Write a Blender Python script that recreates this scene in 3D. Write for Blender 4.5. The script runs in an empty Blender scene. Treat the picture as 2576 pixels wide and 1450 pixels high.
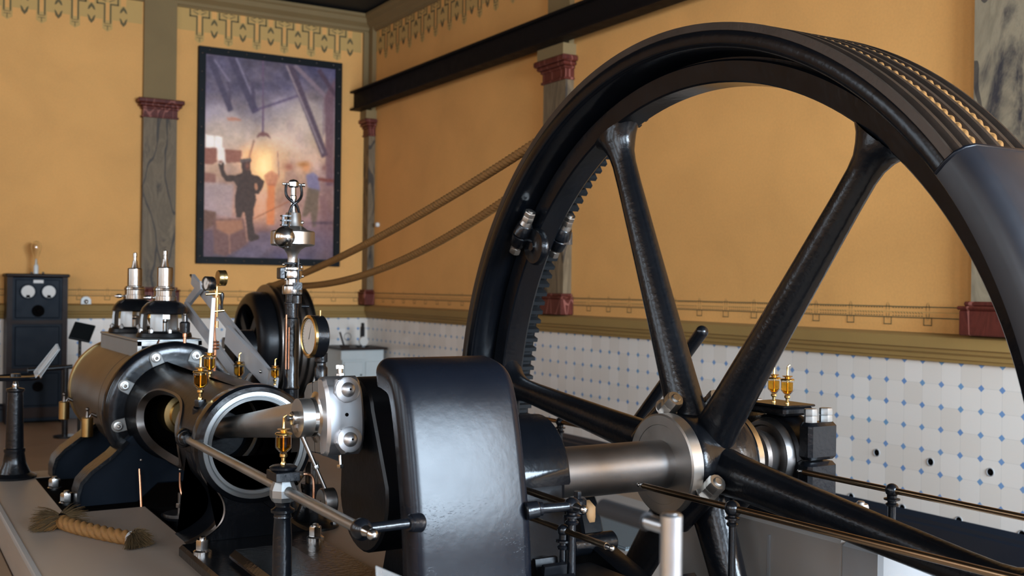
import bpy, math, random
import numpy as np
from mathutils import Vector as V, Matrix
random.seed(7)
pi=math.pi; sin=math.sin; cos=math.cos; rad=math.radians
S=bpy.context.scene; COL=S.collection
# ------------------------------------------------------------ camera
cd=bpy.data.cameras.new('camera'); cam=bpy.data.objects.new('camera',cd); COL.objects.link(cam); S.camera=cam
YAW,PIT,ROL,FPX=0.53560977,0.000324491,0.0132214742,2714.39
fw=V((sin(YAW)*cos(PIT),cos(YAW)*cos(PIT),sin(PIT))); r0=V((cos(YAW),-sin(YAW),0)); u0=r0.cross(fw)
rt=r0*cos(ROL)+u0*sin(ROL); up=-r0*sin(ROL)+u0*cos(ROL)
m=Matrix((rt,up,-fw)).transposed().to_4x4(); cam.matrix_world=m
cd.sensor_width=36; cd.lens=36*FPX/2576; cd.clip_start=.05; cd.clip_end=60
cd.dof.use_dof=True; cd.dof.focus_distance=3.8; cd.dof.aperture_fstop=3.6
# ------------------------------------------------------------ world + light
w=bpy.data.worlds.new('world'); S.world=w; w.use_nodes=True
w.node_tree.nodes['Background'].inputs[0].default_value=(.75,.85,1,1); w.node_tree.nodes['Background'].inputs[1].default_value=.4
S.view_settings.view_transform='Standard'; S.view_settings.look='None'; S.view_settings.gamma=1; S.view_settings.exposure=1.27
FLOOR=-1.69; CEIL=3.9; XR=6.125; YB=14.363; XL=-4.0; YF=-3.6
def area(name,loc,rot,sx,sy,e,c):
    d=bpy.data.lights.new(name,'AREA'); d.shape='RECTANGLE'; d.size=sx; d.size_y=sy; d.energy=e; d.color=c
    o=bpy.data.objects.new(name,d); COL.objects.link(o); o.location=loc; o.rotation_euler=rot
WIN_F=[(-2.3,.6),(1.0,.6),(4.05,1.9)]      # windows in the wall behind the viewer: centre x, half width
WIN_L=[(-1.4,.8),(1.5,.8),(4.7,.8),(7.7,.8)]      # windows in the left side wall: centre y, half width
WZ0,WZ1=-.05,2.3
for x,h in WIN_F: area('daylight',(x,YF-.12,(WZ0+WZ1)/2),(rad(76),0,0),2*h,WZ1-WZ0,(385 if x>3 else 150)*h,(.67,.83,1.0))
for y,h in WIN_L: area('daylight',(XL-.12,y,(WZ0+WZ1)/2),(rad(78),0,rad(-90)),2*h,WZ1-WZ0,(24 if y>3 else 42),(.74,.87,1.0))

# ------------------------------------------------------------ materials
def nt(name):
    m=bpy.data.materials.new(name); m.use_nodes=True; n=m.node_tree; return m,n,n.nodes['Principled BSDF']
def N(n,t,**k):
    x=n.nodes.new(t)
    for a,b in k.items(): setattr(x,a,b)
    return x
def mth(n,op,a,b=None,c=None):
    x=N(n,'ShaderNodeMath',operation=op)
    for i,v in enumerate((a,b,c)):
        if v is None: continue
        if isinstance(v,(int,float)): x.inputs[i].default_value=v
        else: n.links.new(v,x.inputs[i])
    return x.outputs[0]
def ramp(n,fac,stops):
    r=N(n,'ShaderNodeValToRGB'); n.links.new(fac,r.inputs[0]); e=r.color_ramp.elements
    while len(e)<len(stops): e.new(.5)
    for i,(p,c) in enumerate(stops): e[i].position=p; e[i].color=(*c,1)
    return r.outputs[0]
def coord(n,scale=(1,1,1),rot=(0,0,0)):
    g=N(n,'ShaderNodeNewGeometry'); mp=N(n,'ShaderNodeMapping'); mp.inputs['Scale'].default_value=scale; mp.inputs['Rotation'].default_value=rot
    n.links.new(g.outputs['Position'],mp.inputs[0]); return mp.outputs[0]
def noise(n,vec,sc,det=3,dist=0,rough=.5):
    x=N(n,'ShaderNodeTexNoise'); n.links.new(vec,x.inputs['Vector']); x.inputs['Scale'].default_value=sc; x.inputs['Detail'].default_value=det
    x.inputs['Distortion'].default_value=dist; x.inputs['Roughness'].default_value=rough; return x.outputs[0]
def mix(n,f,a,b,t='MIX'):
    x=N(n,'ShaderNodeMix',data_type='RGBA',blend_type=t)
    for s,v in ((0,f),(6,a),(7,b)):
        if isinstance(v,(int,float)): x.inputs[s].default_value=v
        elif isinstance(v,tuple): x.inputs[s].default_value=(*v,1)
        else: n.links.new(v,x.inputs[s])
    return x.outputs[2]
def bump(n,b,h,s=.2,d=.01):
    x=N(n,'ShaderNodeBump'); x.inputs['Strength'].default_value=s; x.inputs['Distance'].default_value=d
    n.links.new(h,x.inputs['Height']); n.links.new(x.outputs[0],b.inputs['Normal'])
def simple(name,c,rough=.5,metal=0,coat=0,var=.0,vs=8,bs=0,bsc=30,spec=.5,ior=None,trans=0,aniso=0):
    m,n,b=nt(name); b.inputs['Base Color'].default_value=(*c,1); b.inputs['Roughness'].default_value=rough; b.inputs['Metallic'].default_value=metal
    b.inputs['Coat Weight'].default_value=coat; b.inputs['Coat Roughness'].default_value=.12
    b.inputs['Specular IOR Level'].default_value=spec; b.inputs['Transmission Weight'].default_value=trans
    if ior: b.inputs['IOR'].default_value=ior
    if var:
        f=noise(n,coord(n),vs,5); n.links.new(mix(n,f,tuple(x*(1-var) for x in c),tuple(min(1,x*(1+var)) for x in c)),b.inputs['Base Color'])
        rr=N(n,'ShaderNodeMapRange'); n.links.new(f,rr.inputs[0]); rr.inputs[3].default_value=max(.02,rough*.75); rr.inputs[4].default_value=rough*1.3; n.links.new(rr.outputs[0],b.inputs['Roughness'])
    if bs: bump(n,b,noise(n,coord(n),bsc,4),bs,.004)
    return m
MT={}
MT['black']=simple('black_paint',(.004,.0048,.0065),.24,var=.35,vs=9,bs=.38,bsc=48,spec=.45)
MT['rimb']=simple('black_rim_paint',(.003,.0038,.0055),.19,var=.3,vs=9,bs=.18,bsc=34,spec=.34)
MT['hood']=simple('matt_black_sheet',(.010,.010,.013),.38,var=.15,bs=.05,bsc=20,spec=.5)
MT['link']=simple('grey_steel_bar',(.38,.38,.39),.42,.15,var=.1)
MT['blackrough']=simple('black_casting',(.003,.0034,.0045),.33,var=.3,vs=9,bs=.18,bsc=40,spec=.22)
MT['guard']=simple('worn_black_sheet',(.004,.005,.008),.265,var=.22,vs=6,bs=.10,bsc=34,spec=.25)
def wear(m):
    n=m.node_tree; b=n.nodes['Principled BSDF']; old=b.inputs['Normal'].links[0].from_node; v=coord(n,(1,1,1),(.5,.2,.6))
    msk=N(n,'ShaderNodeMapRange'); n.links.new(noise(n,v,7,3),msk.inputs[0]); msk.inputs[1].default_value=.50; msk.inputs[2].default_value=.64; gz=N(n,'ShaderNodeNewGeometry'); sz=N(n,'ShaderNodeSeparateXYZ'); n.links.new(gz.outputs['Position'],sz.inputs[0]); lo=N(n,'ShaderNodeMapRange'); n.links.new(sz.outputs[2],lo.inputs[0]); lo.inputs[1].default_value=-.60; lo.inputs[2].default_value=-.80
    ch=N(n,'ShaderNodeMapRange'); n.links.new(noise(n,coord(n,(1,1,2.6),(.9,.3,.5)),95,4,.6),ch.inputs[0]); ch.inputs[1].default_value=.60; ch.inputs[2].default_value=.67
    x=N(n,'ShaderNodeBump'); x.inputs['Strength'].default_value=.32; x.inputs['Distance'].default_value=.002; n.links.new(mth(n,'MULTIPLY',mth(n,'MULTIPLY',msk.outputs[0],lo.outputs[0]),ch.outputs[0]),x.inputs['Height']); n.links.new(old.outputs[0],x.inputs['Normal']); n.links.new(x.outputs[0],b.inputs['Normal'])
wear(MT['guard'])
MT['teeth']=simple('grey_black_gear_paint',(.012,.014,.016),.5,spec=.15)
MT['bright']=simple('bright_turned_steel',(.56,.56,.57),.40,1,var=.05)
MT['lug']=simple('grey_lug_paint',(.20,.20,.19),.4)
MT['tread']=simple('brown_worn_iron',(.066,.050,.040),.42,.75,var=.25,vs=12,bs=.15,bsc=60)
MT['spring']=simple('dark_polished_steel',(.33,.30,.27),.2,1,var=.1)
MT['steel']=simple('polished_steel',(.50,.48,.455),.2,1,var=.15,vs=7,bs=.04,bsc=40)
MT['steelmatte']=simple('brushed_steel',(.48,.46,.43),.36,1,var=.2,vs=7,bs=.05,bsc=60)
MT['shaft']=simple('oiled_shaft_steel',(.20,.185,.175),.40,1,var=.2,vs=6,bs=.05,bsc=60)
MT['dsteel']=simple('dark_steel',(.20,.18,.165),.33,1,var=.3,vs=8,bs=.08,bsc=60)
MT['grey']=simple('grey_machined_iron',(.30,.31,.31),.36,.85,var=.15,bs=.04,bsc=60)
MT['brass']=simple('brass',(.78,.55,.22),.22,1,var=.1)
MT['dbrass']=simple('aged_brass',(.50,.36,.16),.3,1,var=.2)
MT['copper']=simple('copper',(.80,.42,.26),.25,1,var=.1)
MT['railbr']=simple('bronzed_rail',(.36,.24,.14),.24,1,var=.15)
MT['lagging']=simple('brown_lagging_sheet',(.12,.088,.060),.33,.6,var=.08,vs=3)
MT['chrome']=simple('chrome',(.8,.8,.8),.08,1)
MT['alu']=simple('aluminium_tube',(.62,.66,.70),.33,1,var=.06)
MT['tan']=simple('mottled_tan',(.55,.30,.13),.6,var=.3,vs=20)
MT['rubber']=simple('black_foam',(.012,.011,.012),.8)
MT['white']=simple('white_enamel',(.72,.73,.70),.35,var=.05)
MT['dial']=simple('dial_face',(.62,.58,.52),.4,var=.03)
MT['cab']=simple('blue_black_lacquer',(.007,.012,.020),.45,var=.2,spec=.12)
MT['wood']=simple('dark_wood',(.022,.012,.009),.45,var=.3,spec=.15)
MT['tblwhite']=simple('grey_white_paint',(.48,.50,.48),.5,var=.06)
MT['deckp']=simple('taupe_floor_paint',(.29,.232,.185),.38,var=.10,vs=2.5,bs=.04,bsc=30)
MT['plinth']=simple('grey_plinth_paint',(.30,.275,.25),.5,var=.10,vs=3)
MT['plinthw']=simple('white_plinth_paint',(.27,.27,.27),.45,var=.05)
MT['pit']=simple('oil_shade_black',(.0035,.003,.003),.8,spec=.02)  # oil black; also colours in the shade of bore and vent holes
MT['floor']=simple('brown_linoleum',(.26,.175,.11),.45,var=.15,vs=1.5)
MT['carpet']=simple('red_brown_runner',(.14,.065,.05),.9,var=.2,vs=12)
MT['ceil']=simple('dark_ceiling',(.010,.009,.009),.7)
MT['beam']=simple('dark_beam_paint',(.008,.006,.006),.6,var=.2,spec=.1)
MT['base']=simple('blue_black_skirting',(.012,.016,.024),.35)
MT['frame']=simple('black_frame',(.008,.010,.011),.5,var=.2,spec=.15)
MT['decal']=simple('stencil_olive',(.58,.355,.115),.85)
MT['decaldk']=simple('stencil_dark',(.15,.11,.045),.85)
MT['hemp']=simple('hemp_fibre',(.22,.10,.022),.75,var=.35,vs=60,bs=.5,bsc=160)
MT['hempdk']=simple('hemp_fray',(.10,.058,.02),.9,var=.4,vs=50)
MT['mat']=simple('blue_grey_mat',(.17,.21,.23),.6)
def glass(name,c,rough=.02,ior=1.45):
    m,n,b=nt(name); b.inputs['Base Color'].default_value=(*c,1); b.inputs['Transmission Weight'].default_value=1; b.inputs['Roughness'].default_value=rough; b.inputs['IOR'].default_value=ior; return m
MT['glass']=glass('clear_glass',(.97,.97,.95)); MT['oil']=glass('amber_oil',(1.0,.50,.05),.05,1.08); MT['glass2']=glass('thin_glass',(.98,.97,.94),.01,1.15); MT['acryl']=simple('clear_acrylic',(.75,.8,.82),.15); MT['acryl'].node_tree.nodes['Principled BSDF'].inputs['Alpha'].default_value=.30
def wallmat(name,c,sc=1):
    m,n,b=nt(name); v=coord(n)
    f=noise(n,v,1.3*sc,4,.5); g=noise(n,v,55,2); cc=mix(n,f,tuple(x*.80 for x in c),tuple(min(1,x*1.14) for x in c)); cc=mix(n,mth(n,'MULTIPLY',g,.22),cc,(.25,.13,.05))
    n.links.new(cc,b.inputs['Base Color']); b.inputs['Roughness'].default_value=.8; bump(n,b,g,.15,.003); return m
MT['wall']=wallmat('ochre_plaster',(.86,.43,.125)); MT['ledge']=wallmat('ochre_stone',(.33,.20,.055)); MT['pier']=wallmat('olive_stone',(.235,.16,.065))
def marble(name,base,dark,vein,sc,vsc):
    m,n,b=nt(name); v=coord(n,(1,1,.28),(.25,.15,0)); f=noise(n,v,sc,6,1.6,.65); c1=ramp(n,f,[(.32,dark),(.47,base),(.56,tuple(x*.75 for x in base)),(.68,tuple(min(1,x*1.25) for x in base))])
    vo=N(n,'ShaderNodeTexVoronoi',feature='DISTANCE_TO_EDGE'); wv=N(n,'ShaderNodeVectorMath',operation='ADD'); nz=N(n,'ShaderNodeTexNoise'); nz.inputs['Scale'].default_value=3.; n.links.new(v,nz.inputs['Vector'])
    sc2=N(n,'ShaderNodeVectorMath',operation='SCALE'); sc2.inputs[3].default_value=.5; n.links.new(nz.outputs[1],sc2.inputs[0]); n.links.new(v,wv.inputs[0]); n.links.new(sc2.outputs[0],wv.inputs[1])
    n.links.new(wv.outputs[0],vo.inputs['Vector']); vo.inputs['Scale'].default_value=vsc
    ve=mth(n,'LESS_THAN',vo.outputs[0],.018); n.links.new(mix(n,mth(n,'MULTIPLY',ve,.75),c1,vein),b.inputs['Base Color']); b.inputs['Roughness'].default_value=.5; b.inputs['Specular IOR Level'].default_value=.22; return m
MT['marble']=marble('grey_marble',(.19,.135,.078),(.032,.026,.021),(.03,.026,.026),3.0,2.0)
MT['marblebig']=marble('veined_grey_marble',(.30,.24,.155),(.045,.04,.042),(.03,.026,.03),2.1,1.7)
MT['redmarble']=marble('red_marble',(.115,.024,.015),(.06,.011,.009),(.34,.12,.09),5,4.5)
# octagon-and-dot tiles
def tilemat(axis,u0,z0):
    m,n,b=nt('octagon_tile_'+axis); g=N(n,'ShaderNodeNewGeometry'); s=N(n,'ShaderNodeSeparateXYZ'); n.links.new(g.outputs['Position'],s.inputs[0])
    T=.15; U=mth(n,'DIVIDE',mth(n,'SUBTRACT',s.outputs[axis],u0),T); W=mth(n,'DIVIDE',mth(n,'SUBTRACT',s.outputs['Z'],z0),T)
    du=mth(n,'ABSOLUTE',mth(n,'SUBTRACT',mth(n,'FRACT',mth(n,'ADD',U,.5)),.5)); dv=mth(n,'ABSOLUTE',mth(n,'SUBTRACT',mth(n,'FRACT',mth(n,'ADD',W,.5)),.5))
    d=mth(n,'ADD',du,dv); dot=mth(n,'LESS_THAN',d,.152); edge=mth(n,'LESS_THAN',mth(n,'ABSOLUTE',mth(n,'SUBTRACT',d,.157)),.008); gr=mth(n,'LESS_THAN',mth(n,'MINIMUM',du,dv),.0085)
    cid=N(n,'ShaderNodeCombineXYZ'); n.links.new(mth(n,'ROUND',U),cid.inputs[0]); n.links.new(mth(n,'ROUND',W),cid.inputs[1]); wn=N(n,'ShaderNodeTexWhiteNoise'); n.links.new(cid.outputs[0],wn.inputs['Vector'])
    blue=ramp(n,wn.outputs[0],[(0,(.15,.27,.50)),(.5,(.19,.31,.53)),(1,(.17,.33,.50))])
    ci2=N(n,'ShaderNodeCombineXYZ'); n.links.new(mth(n,'FLOOR',U),ci2.inputs[0]); n.links.new(mth(n,'FLOOR',W),ci2.inputs[1]); w2=N(n,'ShaderNodeTexWhiteNoise'); n.links.new(ci2.outputs[0],w2.inputs['Vector'])
    wh=mix(n,w2.outputs[0],(.73,.655,.57),(.81,.745,.67)); wh=mix(n,mth(n,'MULTIPLY',mth(n,'MAXIMUM',gr,edge),.32),wh,(.35,.33,.30)); n.links.new(mix(n,dot,wh,blue),b.inputs['Base Color'])
    b.inputs['Roughness'].default_value=.16; bump(n,b,mth(n,'SUBTRACT',1.,mth(n,'MAXIMUM',gr,edge)),.12,.001); return m
TZ=-.4523; MT['tileY']=tilemat('Y',5.7553,TZ); MT['tileX']=tilemat('X',6.125,TZ)

# ------------------------------------------------------------ mesh helpers
def frame(a):
    a=V(a).normalized(); t=V((0,0,1)) if abs(a.z)<.9 else V((0,1,0)); x=t.cross(a).normalized(); return x,a.cross(x),a
class M:
    def __init__(s): s.v=[]; s.f=[]
    def add(s,v,f):
        o=len(s.v); s.v+=[tuple(p) for p in v]; s.f+=[tuple(i+o for i in q) for q in f]; return s
    def box(s,a,b,bev=0,rot=None,piv=None):
        lo=[min(a[i],b[i]) for i in range(3)]; hi=[max(a[i],b[i]) for i in range(3)]; e=min(bev,*[(hi[i]-lo[i])*.49 for i in range(3)])
        if e<=0:
            v=[(x,y,z) for z in (lo[2],hi[2]) for x,y in ((lo[0],lo[1]),(hi[0],lo[1]),(hi[0],hi[1]),(lo[0],hi[1]))]; f=[(3,2,1,0),(4,5,6,7)]+[(i,(i+1)%4,4+(i+1)%4,4+i) for i in range(4)]
        else:
            rings=[(lo[2],e),(lo[2]+e,0),(hi[2]-e,0),(hi[2],e)]; v=[]; n=8
            for z,i in rings:
                k=e if i==0 else e+e*0; x0,x1,y0,y1=lo[0]+i,hi[0]-i,lo[1]+i,hi[1]-i; c=e if i==0 else e*.3
                v+=[(x0+c,y0,z),(x1-c,y0,z),(x1,y0+c,z),(x1,y1-c,z),(x1-c,y1,z),(x0+c,y1,z),(x0,y1-c,z),(x0,y0+c,z)]
            f=[tuple(range(7,-1,-1)),tuple(range(24,32))]+[(r*8+i,r*8+(i+1)%8,r*8+8+(i+1)%8,r*8+8+i) for r in range(3) for i in range(8)]
        if rot is not None:
            piv=V(piv if piv is not None else [(lo[i]+hi[i])/2 for i in range(3)]); v=[rot@(V(p)-piv)+piv for p in v]
        return s.add(v,f)
    def lathe(s,prof,o,axis=(0,0,1),seg=32,a0=0,a1=2*pi,closed=False):
        """prof: (radius, height along axis)"""
        x,y,a=frame(axis); o=V(o); full=abs(a1-a0-2*pi)<1e-6; n=seg if full else seg+1; v=[]; 
        for r,h in prof:
            for i in range(n):
                t=a0+(a1-a0)*i/seg; v.append(o+a*h+(x*cos(t)+y*sin(t))*r)
        f=[]; P=len(prof); rr=range(P) if closed else range(P-1)
        for j in rr:
            k=(j+1)%P
            for i in range(seg if full else seg):
                i2=(i+1)%n; f.append((j*n+i,j*n+i2,k*n+i2,k*n+i))
        if not closed and full and not (P==2 and prof[0][1]==prof[1][1]):
            if prof[0][0]>1e-6: f.append(tuple(range(n-1,-1,-1)))
            if prof[-1][0]>1e-6: f.append(tuple((P-1)*n+i for i in range(n)))
        if closed and not full: f.append(tuple(j*n for j in range(P))); f.append(tuple(j*n+n-1 for j in range(P-1,-1,-1)))
        return s.add(v,f)
    def cyl(s,p,q,r,r2=None,seg=24,bev=0):
        p=V(p);q=V(q); h=(q-p).length; r2=r if r2 is None else r2; b=bev
        pr=[(r-b,0),(r,b),(r2,h-b),(r2-b,h)] if b else [(r,0),(r2,h)]
        return s.lathe(pr,p,q-p,seg)
    def sphere(s,c,r,seg=20,rz=None): 
        rz=rz or r; return s.lathe([(max(1e-7,r*sin(pi*i/12)),-rz*cos(pi*i/12)) for i in range(13)],c,(0,0,1),seg)
    def tube(s,pts,r,seg=12,sub=0,flat=None,cap=True):
        pts=[V(p) for p in pts]
        if sub:
            out=[]; n=len(pts)
            for i in range(n-1):
                p0,p1,p2,p3=pts[max(0,i-1)],pts[i],pts[i+1],pts[min(n-1,i+2)]
                for k in range(sub):
                    t=k/sub; out.append(.5*((2*p1)+(p2-p0)*t+(2*p0-5*p1+4*p2-p3)*t*t+(3*p1-p0-3*p2+p3)*t**3))
            out.append(pts[-1]); pts=out
        n=len(pts); R=r if isinstance(r,(list,tuple)) else [r]*n
        if len(R)!=n: R=[R[min(len(R)-1,int(i*(len(R)-1)/(n-1)))]+(R[min(len(R)-1,int(i*(len(R)-1)/(n-1))+1)]-R[min(len(R)-1,int(i*(len(R)-1)/(n-1)))])*((i*(len(R)-1)/(n-1))%1) for i in range(n)]
        v=[]; x=None
        for i,p in enumerate(pts):
            d=(pts[min(n-1,i+1)]-pts[max(0,i-1)]).normalized()
            if x is None: x=frame(d)[0]
            x=(x-d*x.dot(d)).normalized(); y=d.cross(x)
            for k in range(seg):
                t=2*pi*k/seg; a,b=cos(t),sin(t)
                if flat: a*=flat[0]; b*=flat[1]
                v.append(p+(x*a+y*b)*R[i])
        f=[(i*seg+k,i*seg+(k+1)%seg,(i+1)*seg+(k+1)%seg,(i+1)*seg+k) for i in range(n-1) for k in range(seg)]
        if cap: f+= [tuple(range(seg-1,-1,-1)),tuple((n-1)*seg+k for k in range(seg))]
        return s.add(v,f)
    def prism(s,poly,fn,d0,d1,bev=0):
        """poly 2D points, fn(a,b,d)->3D; bevelled front and back"""
        n=len(poly); lay=[]
        def inset(e):
            if not e: return poly
            out=[]
            ar=sum(poly[i][0]*poly[(i+1)%n][1]-poly[(i+1)%n][0]*poly[i][1] for i in range(n)); sg=1 if ar>0 else -1
            for i in range(n):
                p0,p1,p2=[V((*poly[(i+k)%n],0)) for k in (-1,0,1)]; a=(p1-p0).normalized(); b=(p2-p1).normalized(); nn=V((-(a.y+b.y),a.x+b.x,0))*sg
                nn=nn.normalized() if nn.length>1e-6 else nn; out.append((p1.x+nn.x*e,p1.y+nn.y*e))
            return out
        sg=1 if d1>d0 else -1
        L=[(d0,bev),(d0+sg*bev,0),(d1-sg*bev,0),(d1,bev)] if bev else [(d0,0),(d1,0)]
        v=[]
        for d,e in L: v+=[fn(a,b,d) for a,b in inset(e)]
        f=[tuple(range(n-1,-1,-1)),tuple(range((len(L)-1)*n,len(L)*n))]+[(j*n+i,j*n+(i+1)%n,(j+1)*n+(i+1)%n,(j+1)*n+i) for j in range(len(L)-1) for i in range(n)]
        return s.add(v,f)
    def nut(s,c,axis,r,h,stud=0,dome=False,ph=0):
        """hex nut with chamfered corners sitting at c, growing along axis"""
        x,y,a=frame(axis); c=V(c); v=[]
        for hh,rr in ((0,r),(h*.86,r),(h,r*.9)):
            for k in range(12):
                t=ph+k*pi/6; q=rr if k%2==0 else min(rr,r)*.878 if hh<h else rr*.96
                v.append(c+a*hh+(x*cos(t)+y*sin(t))*q)
        f=[(j*12+i,j*12+(i+1)%12,j*12+12+(i+1)%12,j*12+12+i) for j in range(2) for i in range(12)]+[tuple(range(11,-1,-1)),tuple(range(24,36))]
        s.add(v,f)
        if dome: s.lathe([(r*.52*cos(i*pi/12),h+stud*sin(i*pi/12)) for i in range(6)]+[(1e-7,h+stud)],c,axis,20)
        elif stud: s.lathe([(r*.5,h),(r*.5,h+stud*.7),(r*.4,h+stud)],c,axis,16)
        return s
def make(mesh,name,mat,parent=None,ang=32,smooth=True):
    off=V((0,0,0))
    if parent is not None:
        p=parent
        while p is not None: off+=p.location; p=p.parent
    me=bpy.data.meshes.new(name); me.from_pydata([tuple(V(p)-off) for p in mesh.v],[],mesh.f)
    me.validate()
    import bmesh
    bm=bmesh.new(); bm.from_mesh(me); bmesh.ops.recalc_face_normals(bm,faces=bm.faces); bm.to_mesh(me); bm.free()
    if smooth: me.polygons.foreach_set('use_smooth',[True]*len(me.polygons)); me.set_sharp_from_angle(angle=rad(ang))
    me.materials.append(MT[mat] if isinstance(mat,str) else mat)
    o=bpy.data.objects.new(name,me); COL.objects.link(o); o.parent=parent; return o
def make_each(mesh,name,mat,parent=None,ang=32):
    n=len(mesh.v); p=list(range(n))
    def fd(a):
        while p[a]!=a: p[a]=p[p[a]]; a=p[a]
        return a
    for f in mesh.f:
        r=fd(f[0])
        for k in f[1:]: p[fd(k)]=r
    g={}
    for i in range(n): g.setdefault(fd(i),[]).append(i)
    cl=[]
    for ids in g.values():
        lo=[min(mesh.v[i][a] for i in ids)-.0015 for a in range(3)]; hi=[max(mesh.v[i][a] for i in ids)+.0015 for a in range(3)]; cl.append([set(ids),lo,hi])
    ch=True
    while ch:
        ch=False
        for i in range(len(cl)):
            for j in range(i+1,len(cl)):
                A,B=cl[i],cl[j]
                if all(A[1][a]<=B[2][a] and B[1][a]<=A[2][a] for a in range(3)):
                    A[0]|=B[0]; A[1]=[min(A[1][a],B[1][a]) for a in range(3)]; A[2]=[max(A[2][a],B[2][a]) for a in range(3)]; del cl[j]; ch=True; break
            if ch: break
    for ids,_,_ in cl:
        ids=sorted(ids); mp={k:i for i,k in enumerate(ids)}; m2=M(); m2.v=[mesh.v[k] for k in ids]; m2.f=[tuple(mp[k] for k in f) for f in mesh.f if f[0] in mp]; o=make(m2,name,mat,parent,ang)
    return o
def thing(name,label,cat,loc,group=None):
    o=bpy.data.objects.new(name,None); COL.objects.link(o); o.location=loc; o.empty_display_size=.05; o['label']=label; o['category']=cat
    if group: o['group']=group
    return o
def tag(o,label,cat,group=None):
    o['label']=label; o['category']=cat
    if group: o['group']=group
    return o
def rebase(o,loc):
    loc=V(loc); o.data.transform(Matrix.Translation(-loc)); o.location=loc; return o
def struct(o): o['kind']='structure'; return o
def copy_tree(o,loc,label=None,group=None,parent=None):
    c=o.copy(); COL.objects.link(c)
    if parent is None: c.location=loc
    else: c.parent=parent
    if label: c['label']=label
    if group: c['group']=group
    for ch in list(o.children): copy_tree(ch,None,parent=c)
    return c
def smooth2(P,k=6):
    out=[]; n=len(P)
    for i in range(n-1):
        p0,p1,p2,p3=P[max(0,i-1)],P[i],P[i+1],P[min(n-1,i+2)]
        for j in range(k):
            t=j/k; out.append(tuple(.5*(2*p1[c]+(p2[c]-p0[c])*t+(2*p0[c]-5*p1[c]+4*p2[c]-p3[c])*t*t+(3*p1[c]-p0[c]-3*p2[c]+p3[c])*t**3) for c in (0,1)))
    return out+[P[-1]]
YZ=lambda a,b,d:(d,a,b); XZ=lambda a,b,d:(a,d,b); XY=lambda a,b,d:(a,b,d)

# ============================================================ ROOM
struct(make(M().box((XL,YF,FLOOR-.1),(XR,YB,FLOOR)),'floor','floor'))
struct(make(M().box((XL-.3,YF-.3,CEIL),(XR+.3,YB+.3,CEIL+.1)),'ceiling','ceil'))
wr=struct(make(M().box((XR,YF,FLOOR),(XR+.2,YB,CEIL)),'wall_right','wall'))
wb=struct(make(M().box((XL,YB,FLOOR),(XR+.2,YB+.2,CEIL)),'wall_back','wall'))
def pierced(fn,lo,hi,wins,z0,z1):
    mm=M(); c=lo
    for a,h in wins:
        mm.box(fn(c,z0,0),fn(a-h,z1,.2)); mm.box(fn(a-h,z0,0),fn(a+h,WZ0,.2)); mm.box(fn(a-h,WZ1,0),fn(a+h,z1,.2)); c=a+h
    mm.box(fn(c,z0,0),fn(hi,z1,.2)); return mm
struct(make(pierced(lambda a,z,d:(a,YF-d,z),XL,XR+.2,WIN_F,FLOOR,CEIL),'wall_front','wall'))
struct(make(pierced(lambda a,z,d:(XL-d,a,z),YF,YB,WIN_L,FLOOR,CEIL),'wall_left','wall'))
k=0
for wins,fn in ((WIN_F,lambda a,z,d:(a,YF-d,z)),(WIN_L,lambda a,z,d:(XL-d,a,z))):
    for a,h in wins:
        k+=1; mm=M()
        for q in (-h,-h/3,h/3,h): mm.box(fn(a+q-.03,WZ0,.02),fn(a+q+.03,WZ1,.08))
        for z in (WZ0,WZ0+.75,WZ0+1.5,WZ0+2.25,WZ1): mm.box(fn(a-h,z-.025,.02),fn(a+h,z+.025,.08))
        struct(make(mm,'window_%d'%k,'white'))
# tiled dado, skirting, ledge, cornice on both seen walls
dr=make(M().box((XR-.006,YF,-1.475),(XR,YB,TZ+.02)),'tiled_dado','tileY',wr)
db=make(M().box((XL,YB-.006,-1.475),(XR,YB,TZ+.02)),'tiled_dado','tileX',wb)
def runY(pr,name,mat):   # profile (projection, z) along the right wall
    return struct(make(M().prism(pr,lambda a,b,d:(XR-a,d,b),YF,YB),name,mat))
def runX(pr,name,mat):
    return struct(make(M().prism(pr,lambda a,b,d:(d,YB-a,b),XL,XR),name,mat))
sk=[(0,FLOOR),(.05,FLOOR),(.05,-1.55),(.04,-1.535),(.04,-1.51),(.025,-1.49),(.012,-1.475),(0,-1.475)]
runY(sk,'baseboard_right','base'); runX(sk,'baseboard_back','base')
lg=[(0,-.452),(.03,-.45),(.035,-.43),(.05,-.425),(.055,-.40),(.075,-.385),(.08,-.365),(.10,-.355),(.10,-.285),(.085,-.275),(0,-.262)]
runY(lg,'trim_1','ledge'); runX(lg,'trim_2','ledge')
cn=[(0,3.622),(.03,3.625),(.03,3.64),(.05,3.65),(.06,3.69),(.13,3.74),(.14,3.80),(.17,3.82),(.17,3.86),(0,3.9)]
runY(cn,'trim_3','pier'); runX(cn,'trim_4','pier')
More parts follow.
